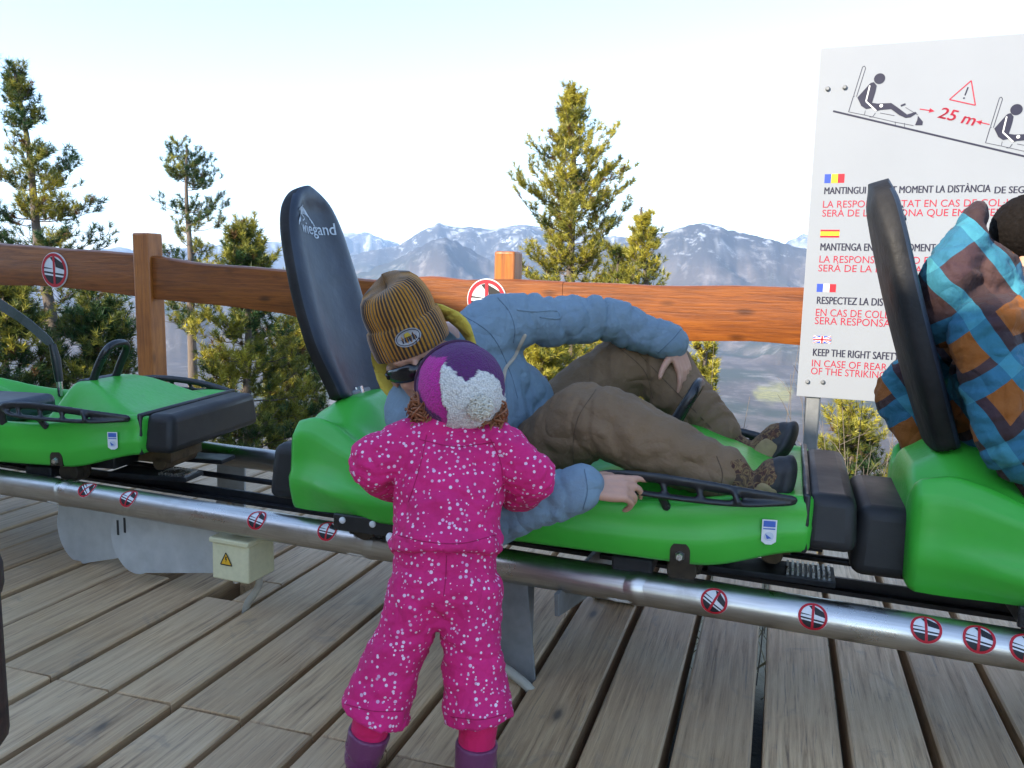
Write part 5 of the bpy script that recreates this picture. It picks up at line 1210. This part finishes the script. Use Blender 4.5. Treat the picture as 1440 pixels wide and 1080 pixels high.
# wrap sunglasses
b = MB(); rings = []
for t in np.linspace(-1, 1, 33):
    x = .078 * t; y = .098 - .055 * abs(t) ** 2.6; zc_ = -.004 + .004 * t * t; h = .021 * (1 - .35 * abs(t) ** 3) * (1 - .45 * math.exp(-(t / .12) ** 2)); o_ = .006
    rings.append([hc + HM @ Vector(p_) for p_ in ((x, y + o_, zc_ + h * .6), (x * .98, y, zc_ + h), (x * .98, y - .004, zc_ + h), (x, y + o_ - .006, zc_ - .2 * h), (x * .98, y - .006, zc_ - h), (x, y + .002, zc_ - h), (x, y + o_ + .002, zc_ - .2 * h))])
b.loft(rings)
for s_ in (-1, 1): b.tube([hc + HM @ Vector((s_ * x, y, z)) for x, y, z in ((.077, .046, -.002), (.083, .02, .002), (.084, -.02, .004), (.081, -.04, -.006))], [.007, .005, .004, .003], 8)
finish('sunglasses', b.mesh('g'), MAT['lens'], man, seatpt)
# boots: toes up, soles pressed forward
def boot(ank, heel, toe, w=.053):
    fwd = U.copy(); ax = (toe - heel).normalized(); b = MB()
    limb(b, [heel, heel.lerp(toe, .45), toe], [(.046, w), (.050, w * .98), (.044, w * .90)], 20, 8, up=fwd)
    limb(b, [ank + (ank - heel) * .25, ank.lerp(heel, .35), heel.lerp(toe, .30)], [.050, .050, .044], 20, 6)
    me = clay(b, .0045, 4); drape(me, [(heel.lerp(toe, .45), .07, ax, .02, .003, 5)], .002, 20, 3); up_ = finish('boot', me, MAT['boot'], man, seatpt)
    b = MB(); s0 = fwd * .034
    limb(b, [heel + s0 - ax * .012, heel.lerp(toe, .35) + s0 * .95, heel.lerp(toe, .75) + s0 * 1.05, toe + s0 * .75 + ax * .012], [(.020, w * 1.04), (.017, w * .96), (.020, w * 1.08), (.022, w * .92)], 22, 8, up=fwd)
    limb(b, [toe + s0 * .2 - ax * .012, toe + s0 * .15 + ax * .012], [(.040, w * .96), (.034, w * .84)], 20, 4, up=fwd)
    finish('rubber_sole', clay(b, .0042, 4), MAT['rubber'], up_, seatpt)
    b = MB(); side = fwd.cross(ax).normalized()
    for k in range(5):
        c_ = heel.lerp(toe, .30 + .11 * k) - fwd * (.043 - .002 * k); b.tube([c_ - side * .028 + fwd * .016, c_ - fwd * .004, c_ + side * .028 + fwd * .016 + ax * .010], .0032, 6); b.tube([c_ + side * .028 + fwd * .016, c_ - fwd * .004, c_ - side * .028 + fwd * .016 + ax * .010], .0032, 6)
    finish('laces', b.mesh('l'), MAT['lace'], up_, seatpt)
    b = MB(); 
    for q_ in (-1, 1): limb(b, [heel.lerp(toe, .55) + side * q_ * w * .86, heel.lerp(toe, .85) + side * q_ * w * .80, toe + side * q_ * w * .5 - fwd * .02], [(.030, .008), (.026, .008), (.014, .007)], 12, 4, up=fwd)
    finish('toe_panel', clay(b, .004, 2), MAT['tan'], up_, seatpt)
boot(ankR, at(1062, 716, 1.97), at(1088, 672, 1.945)); boot(ankL, at(1056, 662, 2.31), at(1092, 618, 2.30))

# ---------------------------------------------------------------- toddler in the pink snowsuit, seen from behind
thd = at(648, 545, 1.74); tneck = at(642, 592, 1.745); tsh = at(640, 618, 1.74); tch = at(634, 668, 1.715); twa = at(628, 725, 1.69); them = at(627, 770, 1.675); tpel = at(626, 800, 1.67)
def on_floor(px, py, d): p = at(px, py, d); return Vector((p.x, p.y, 0))
tL = [at(590, 832, 1.66), at(563, 905, 1.65), at(527, 1003, 1.645)]; tRr = [at(662, 832, 1.66), at(661, 905, 1.65), at(674, 1008, 1.640)]
aL = [at(586, 626, 1.735), at(524, 652, 1.70), at(560, 684, 1.80), at(600, 672, 1.875)]; aR = [at(697, 634, 1.73), at(748, 670, 1.70), at(728, 696, 1.80), at(690, 690, 1.875)]
tor = on_floor(595, 1075, 1.62); trx = _R.copy()
pole = (-_F * .84 + _R * .40 - _U * .36).normalized(); TM = frame(pole, (_F * .5 + _U * .85))
tM2 = frame((_U * .80 - _F * .42 + _R * .1), (_F * .9 + _U * .35))
b = MB(); head_parts(b, thd + _F * .012, tM2, .80, .96); limb(b, [tsh, tneck, thd], [.04, .037, .036], 14, 5)
limb(b, [tpel, twa, tch, tsh], [(.085, .07), (.085, .07), (.09, .065), (.075, .05)], 20, 6, up=trx)
for a_ in (aL, aR): limb(b, a_[:3] , [.032, .028, .022], 12, 6)
hand_parts(b, aL[2].lerp(aL[3], .35), aL[3] - aL[2], _U - _F * .2, _R, [20, 24, 28, 30], .105, .1); hand_parts(b, aR[2].lerp(aR[3], .35), aR[3] - aR[2], _U - _F * .2, -_R, [20, 24, 28, 30], .105, .1)
ftL = on_floor(512, 1072, 1.64); ftR = on_floor(663, 1083, 1.63)
for l_, f_ in ((tL, ftL), (tRr, ftR)): fw_ = Vector((_F.x, _F.y, 0)).normalized(); limb(b, [tpel] + l_ + [f_ + Z * .06 + fw_ * .03, f_ + Z * .045 + fw_ * .06], [.07, .052, .040, .026, .020, .016], 14, 5)
me = clay(b, .0040, 4); tod = finish('person', me, MAT['skin'], None, tor, 'toddler in pink dotted snowsuit and flower knit hat, back to the viewer', 'person')
# snow trousers, flat flared cuffs
b = MB(); limb(b, [tpel + Z * -.02, tpel.lerp(twa, .8)], [(.106, .092), (.108, .09)], 24, 5, up=trx)
for l_ in (tL, tRr):
    d_ = (l_[2] - l_[1]).normalized(); h0 = l_[0].lerp(tpel, .55)
    q = spline([list(h0) + [.068, .084], list(l_[0]) + [.068, .078], list(l_[0].lerp(l_[1], .6)) + [.060, .068], list(l_[1]) + [.059, .064], list(l_[1].lerp(l_[2], .5)) + [.064, .066], list(l_[2] + d_ * .004) + [.071, .070]], 8)
    b.tube([x[:3] for x in q], [(x[3], x[4]) for x in q], 30, up=trx)
me = clay(b, .0052, 4); L1 = (tL[2] - tL[1]).normalized(); 
drape(me, [(tL[1], .09, L1 + _R * .5, .034, .0085, 3), (tRr[1], .09, Z + _R * .35, .034, .0085, 4), (tL[0], .08, _R * .8 + Z * .6, .030, .008, 5), (tRr[0], .08, -_R * .8 + Z * .6, .030, .008, 6), (tL[1].lerp(tL[2], .7), .08, L1 - _R * .3, .034, .006, 7), (tRr[1].lerp(tRr[2], .65), .08, Z - _R * .4, .036, .006, 8), (tpel, .10, Z, .034, .006, 9)], .006, 12, 4, .018)
finish('snow_trousers', me, MAT['pink'], tod, tor)
# snow jacket
b = MB(); dn = (them - twa).normalized()
q = spline([list(them + dn * .006) + [.1135, .099], list(them) + [.1145, .100], list(twa) + [.110, .094], list(tch) + [.116, .088], list(tsh) + [.098, .070], list(tneck) + [.062, .056]], 8)
b.tube([x[:3] for x in q], [(x[3], x[4]) for x in q], 40, up=trx)
b.tube([them + dn * .010, them - dn * .020], [(.1165, .102), (.1165, .102)], 44, up=trx)
limb(b, [aL[0], tsh, aR[0]], [.056, .070, .056], 20, 6)
for a_ in (aL, aR): limb(b, [a_[0].lerp(tsh, .3), a_[0], a_[0].lerp(a_[1], .55), a_[1], a_[1].lerp(a_[2], .6), a_[2]], [.060, .060, .054, .052, .048, .038], 24, 8)
me = clay(b, .0050, 4)
drape(me, [(aL[0].lerp(a_[0], .1), .09, _R - Z * .4, .030, .008, 3), (aL[1], .08, (aL[1] - aL[0]) + (aL[2] - aL[1]), .028, .008, 4), (aR[0], .09, _R + Z * .5, .030, .009, 5), (aR[1], .08, (aR[1] - aR[0]) + (aR[2] - aR[1]), .028, .008, 6), (tch, .13, Z * .8 - _R * .4, .036, .007, 7), (twa, .12, Z + _R * .25, .034, .0075, 8), (tsh - Z * .03, .10, Z, .03, .006, 9), (them, .05, _R, .012, .006, 12), (them - _R * .09, .05, _R, .012, .006, 13), (them + _R * .09, .05, _R, .012, .006, 14)], .006, 11, 6, .018)
finish('snow_jacket', me, MAT['pink'], tod, tor)
for px in ([(556, 752), (600, 762), (650, 764), (698, 752)], [(600, 612), (592, 650), (580, 690), (574, 706)], [(690, 618), (704, 650), (708, 690)], [(590, 618), (640, 628), (695, 622)]): seam(tod, 'snow_jacket', tor, px, MAT['pink_seam'], .0010)
for px in ([(628, 782), (627, 810), (624, 838)], [(484, 990), (525, 1000), (566, 1000)], [(634, 1008), (675, 1012), (712, 1004)]): seam(tod, 'snow_trousers', tor, px, MAT['pink_seam'], .0010)
b = MB(); cA = (tneck - tsh).normalized(); b.tube([tsh.lerp(tneck, .62), tsh.lerp(tneck, 1.15)], [(.068, .060), (.064, .058)], 30, up=trx); finish('snow_collar', clay(b, .005, 4), MAT['pink'], tod, tor)
b = MB(); limb(b, [at(549, 757, 1.68), at(560, 766, 1.66)], [(.012, .008), (.010, .007)], 12, 4); finish('shirt_hem', b.mesh('h'), MAT['whitecloth'], tod, tor)
# socks and boots
def toddler_boot(cuff, heel, lift, turn):
    fwd = (Vector((_F.x, _F.y, 0)).normalized() + Vector((_R.x, _R.y, 0)) * turn).normalized(); hl = Vector((heel.x, heel.y, 0)) + fwd * .025; toe = hl + fwd * .105; toe.z = .026; hl.z = .030 + lift
    b = MB(); b.tube([cuff + Z * .01, cuff.lerp(hl, .55)], [.040, .037], 24); sk = finish('sock', clay(b, .004, 3), MAT['pinkplain'], tod, tor)
    b = MB(); sh = cuff.lerp(hl, .40); b.tube([sh, sh.lerp(hl, .5), hl + Z * .012], [.044, .041, .039], 26); limb(b, [hl, hl.lerp(toe, .5), toe], [(.034, .037), (.030, .040), (.026, .034)], 22, 6, up=Z)
    bt = finish('boot', clay(b, .004, 4), MAT['boot_purple'], tod, tor)
    ax = (toe - hl).normalized(); dn_ = ax.cross(ax.cross(Z)).normalized(); dn_ = dn_ if dn_.z < 0 else -dn_
    b = MB(); limb(b, [hl + dn_ * .026 - ax * .014, hl.lerp(toe, .4) + dn_ * .020, hl.lerp(toe, .8) + dn_ * .018, toe + dn_ * .014 + ax * .010], [(.010, .038), (.009, .033), (.009, .040), (.009, .028)], 22, 6, up=dn_)
    for k in range(7): c_ = hl.lerp(toe, -.08 + .17 * k) + dn_ * (.033 - .012 * min(1, max(0, k / 6))); b.box(c_, (.055, .007, .006), rot=frame(-dn_, ax))
    finish('sole', clay(b, .0035, 1), MAT['sole'], bt, tor)
toddler_boot(tL[2], at(508, 1066, 1.635), .034, -.10); toddler_boot(tRr[2], at(663, 1080, 1.625), .0, .12)
# hair curls under the hat
r_ = random.Random(8); hb = {-1: MB(), 1: MB()}
for k in range(260):
    sd = -1 if k % 5 < 3 else 1; b = hb[sd]; a = r_.uniform(-.1, 1.0)
    c_ = thd + _R * sd * ((.088 if sd < 0 else .076) - .060 * a * r_.random()) - _U * (.028 + .042 * a + r_.uniform(-.014, .014)) + _F * r_.uniform(-.045, .035)
    rr = r_.uniform(.008, .017); ax1 = Vector((r_.uniform(-1, 1), r_.uniform(-1, 1), r_.uniform(-1, 1))).normalized(); ax2 = ax1.orthogonal().normalized(); ax3 = ax1.cross(ax2); n = 22; q = []
    for i in range(n): t = i / n * 2 * pi * 1.6; q.append(c_ + ax2 * rr * cos(t) + ax3 * rr * sin(t) + ax1 * .012 * (i / n) - _U * .030 * (i / n) + _R * sd * .008 * (i / n))
    b.tube(q, [.0012 + .0013 * sin(pi * i / (n - 1)) for i in range(n)], 6)
for sd in (-1, 1): finish('curly_hair', hb[sd].mesh('h'), MAT['curl'], tod, tor)
# knit hat: petals round the pompom
def inside(px, py, poly):
    c = np.zeros(px.shape, bool); n = len(poly)
    for i in range(n):
        x1, y1 = poly[i]; x2, y2 = poly[(i + 1) % n]; t = (y1 > py) != (y2 > py)
        with np.errstate(divide='ignore', invalid='ignore'): c ^= t & (px < (x2 - x1) * (py - y1) / (y2 - y1 + 1e-12) + x1)
    return c
def hat():
    b = MB(); n, mR = 120, 70; vs = []; fs = []
    for i in range(mR + 1):
        th = radians(118) * i / mR
        for k in range(n):
            a = 2 * pi * k / n; r = .0905 + .0012 * (i > mR - 6); sq = r * sin(th) * (1 + .012 * sin(2 * a)); vs.append(thd + TM @ Vector((sq * cos(a), sq * sin(a) * 1.05, .100 * cos(th) if th < pi / 2 else .105 * cos(th))))
    for i in range(mR):
        for k in range(n): k2 = (k + 1) % n; fs.append([i * n + k, i * n + k2, (i + 1) * n + k2, (i + 1) * n + k])
    me = bpy.data.meshes.new('hat'); me.from_pydata([tuple(x) for x in vs], [], fs); me.update(); v = np.array([list(x) for x in vs])
    q = v - np.array(thd); X = q @ np.array(_R); Y = -(q @ np.array(_U)); S = .25 * 1150 / 1.70; ox, oy = 812, 400   # photograph-sized knit chart, centred on the hat
    px = X * S * 4 * 1.0 + ox + 30; py = Y * S * 4 + oy + 25; px, py = (X * 1150 / 1.66) * 4 + 832, (Y * 1150 / 1.66) * 4 + 420
    w = (fbm(v * 60, 2, 4) - .5) * 26; px = px + w; py = py + (fbm(v * 60 + 9, 2, 5) - .5) * 26
    col = np.zeros((len(v), 3)) + np.array((.095, .013, .105)); near = (q @ np.array(_F)) < .04
    mg = inside(px, py, [(600, 240), (760, 250), (742, 300), (732, 330), (742, 450), (762, 560), (802, 585), (755, 630), (700, 575), (625, 500), (590, 400)])
    w1 = inside(px, py, [(728, 330), (760, 285), (870, 385), (895, 470), (905, 560), (780, 600), (742, 470)]); w2 = inside(px, py, [(872, 378), (950, 328), (1045, 365), (1075, 480), (1060, 600), (990, 690), (900, 720), (740, 660), (790, 575), (880, 520)])
    col[mg & near] = (.50, .018, .26); col[(w1 | w2) & near] = (.68, .65, .60)
    nrm = q / np.linalg.norm(q, axis=1)[:, None]; wm = ((w1 | w2) & near).astype(float); put(me, v + nrm * (wm * (.0035 + .004 * fbm(v * 110, 2, 7)) + .0022 * (ridged(v * 70, 2, 8) - .5))[:, None])
    at_ = me.color_attributes.new('tint', 'FLOAT_COLOR', 'POINT'); at_.data.foreach_set('color', np.concatenate([col, np.ones((len(v), 1))], 1).ravel().astype(np.float32))
    o = finish('knit_hat', me, MAT['wool'], tod, tor); s_ = o.modifiers.new('t', 'SOLIDIFY'); s_.thickness = .005; s_.offset = 1
    # yarn ball: many short loops
    pc = thd + TM @ Vector((0, 0, .112)); b = MB(); r_ = np.random.default_rng(3)
    for k in range(620):
        d_ = Vector(r_.normal(size=3)).normalized(); R_ = .025 * r_.uniform(.72, 1.05); t_ = d_.orthogonal().normalized(); t_.rotate(Quaternion(d_, r_.uniform(0, 6.28)))
        b.tube([pc + d_ * R_ * .4 - t_ * .002, pc + d_ * R_ * .9 - t_ * .002, pc + d_ * R_ * 1.06 + t_ * .003, pc + d_ * R_ * .92 + t_ * .008], [.0020, .0024, .0022, .0015], 5)
    b.ell(pc, .019, 16, 10); finish('pompom', b.mesh('p'), MAT['pompom'], o, tor)
    b = MB(); rim = radians(116); q = [thd + TM @ Vector((.0935 * sin(rim) * cos(a), .0935 * sin(rim) * sin(a) * 1.05, .105 * cos(rim))) for a in np.linspace(0, 2 * pi, 60)[:-1]]; b.tube(q, .0045, 8, closed=True); finish('hat_rim', b.mesh('r'), MAT['collar_dark'], o, tor)
MAT['collar_dark'] = cloth('dark plum wool', (.06, .02, .05))
hat()

# ---------------------------------------------------------------- child in the check jacket on the right sled
cth = at(1464, 338, 1.93); cnk = at(1432, 430, 1.94); cch = at(1414, 540, 1.95); chp = at(1448, 705, 1.96); cshN = at(1385, 470, 1.80); cshF = at(1415, 455, 2.08); celN = at(1420, 620, 1.74); cwrN = at(1550, 690, 1.78)
celF = at(1272, 548, 2.24); cwrF = at(1300, 640, 2.16); cM_ = frame(Z - U * .10, U + V * .05); chO = chp - Z * .12; sx_ = V.copy()
cknN = chp + U * .36 - V * .12 + Z * .14; cknF = chp + U * .36 + V * .12 + Z * .14
b = MB(); head_parts(b, cth, cM_, .90); limb(b, [cnk - Z * .03, cnk + Z * .03, cth - Z * .03], [.05, .048, .047], 16, 4); limb(b, [chp, cch, cnk], [(.10, .075), (.11, .075), (.06, .055)], 20, 6, up=sx_)
for a_ in ((cshN, celN, cwrN), (cshF, celF, cwrF)): limb(b, a_, [.036, .032, .024], 14, 6)
hand_parts(b, cwrN, cwrN - celN, Z, -V, [25, 30, 32, 34], .15, .1); hand_parts(b, cwrF, cwrF - celF, -U, V, [25, 30, 32, 34], .15, .1)
for k_, s_ in ((cknN, -1), (cknF, 1)): limb(b, [chp, k_, k_ + U * .28 - Z * .16, k_ + U * .40 - Z * .17], [.07, .055, .036, .032], 14, 6)
me = clay(b, .0045, 4); kid = finish('person', me, MAT['skin'], None, chO, 'child in blue, brown and orange check jacket seated in the sled at the right edge', 'person')
b = MB(); limb(b, [chp + Z * -.02, cch.lerp(chp, .45), cch, cnk.lerp(cch, .30), cnk], [(.150, .115), (.150, .126), (.155, .122), (.125, .090), (.075, .07)], 30, 8, up=sx_); limb(b, [cshN, cnk - Z * .035, cshF], [.066, .080, .066], 20, 6)
for s_, e_, w_ in ((cshN, celN, cwrN), (cshF, celF, cwrF)): limb(b, [s_.lerp(cnk, .3), s_, s_.lerp(e_, .5), e_, e_.lerp(w_, .5), w_], [.075, .074, .070, .066, .058, .046], 24, 8)
me = clay(b, .006, 5); drape(me, [(cshN, .13, (celN - cshN), .042, .011, 3), (celN, .13, (celN - cshN) + (cwrN - celN), .040, .012, 4), (cch, .18, Z, .05, .012, 5), (celF, .10, Z, .035, .010, 6), (chp, .16, Z + U * .5, .05, .012, 7)], .010, 8, 7, .022)
finish('check_jacket', me, MAT['check'], kid, chO)
# hood lying behind the neck, with its stiff peak
b = MB(); hq = [at(1332, 430, 1.93), at(1338, 395, 1.92), at(1356, 352, 1.92), at(1368, 316, 1.92)]; limb(b, hq, [(.060, .10), (.066, .115), (.056, .10), (.030, .06)], 26, 8, up=U)
b.ell(at(1374, 388, 1.92), (.088, .105, .085), 24, 16); limb(b, [at(1388, 400, 1.92), at(1440, 436, 1.90)], [(.06, .10), (.05, .09)], 22, 4, up=U); limb(b, [at(1345, 428, 1.88), at(1400, 434, 1.87), at(1460, 446, 1.86)], [.055, .06, .05], 20, 6); limb(b, [at(1368, 385, 1.95), at(1400, 430, 1.96)], [.075, .08], 22, 4)
me = clay(b, .0055, 9); drape(me, [(hq[1], .12, Z + U * .6, .04, .010, 3), (at(1400, 430, 1.87), .1, U, .035, .008, 4)], .008, 10, 8, .018); finish('hood', me, MAT['check'], kid, chO)
b = MB(); 
for k_ in (cknN, cknF): limb(b, [chp, k_, k_ + U * .28 - Z * .16], [.095, .075, .06], 22, 6)
finish('trousers', clay(b, .008, 5), MAT['trouser'], kid, chO)
for k_ in (cknN, cknF):
    b = MB(); limb(b, [k_ + U * .27 - Z * .15, k_ + U * .30 - Z * .18, k_ + U * .43 - Z * .17], [.045, .045, .038], 18, 5); finish('shoe', clay(b, .006, 3), MAT['rubber'], kid, chO)
# cropped hair
b = MB(); P_ = lambda x, y, z: cth + cM_ @ (Vector((x, y, z)) * .90)
b.ell(P_(0, -.016, .034), (.072, .090, .079), 40, 28, cM_)
me = clay(b, .004, 2); v, nn_ = vn(me); lv = (v - np.array(cth)) @ np.array(cM_) / .90; keep = (lv[:, 2] > -.040 + .55 * np.clip(lv[:, 1] + .03, 0, .2)) & (lv[:, 1] < .065)
bm = bmesh.new(); bm.from_mesh(me); bm.verts.ensure_lookup_table(); bmesh.ops.delete(bm, geom=[bm.verts[i] for i in np.where(~keep)[0]], context='VERTS'); bm.to_mesh(me); bm.free()
v, nn_ = vn(me); put(me, v + nn_ * (.0015 + .0035 * fbm(v * 160, 2, 3))[:, None]); finish('short_hair', me, MAT['darkhair'], kid, chO)

# ---------------------------------------------------------------- bag at the very left edge
bp = at(-74, 850, .95); bag = empty('shoulder_bag', bp - Z * .10, 0, 'dark brown leather bag hanging at the very left edge of the deck', 'bag')
b = MB(); w_ = Vector((1, 0, 0)); b.box((0, 0, .02), (.088, .10, .235)); b.build('bag_body', MAT['leather'], bag, True, .028, 4)
b = MB(); b.box((0, 0, .125), (.090, .108, .075)); b.build('flap', MAT['leather'], bag, True, .025, 3)
b = MB(); b.tube([(0, -.045, .15), (-.02, -.03, .40), (-.12, 0, .80), (-.12, .02, .80), (-.02, .03, .40), (0, .045, .15)], (.003) , 8); b.build('strap', MAT['leather'], bag)
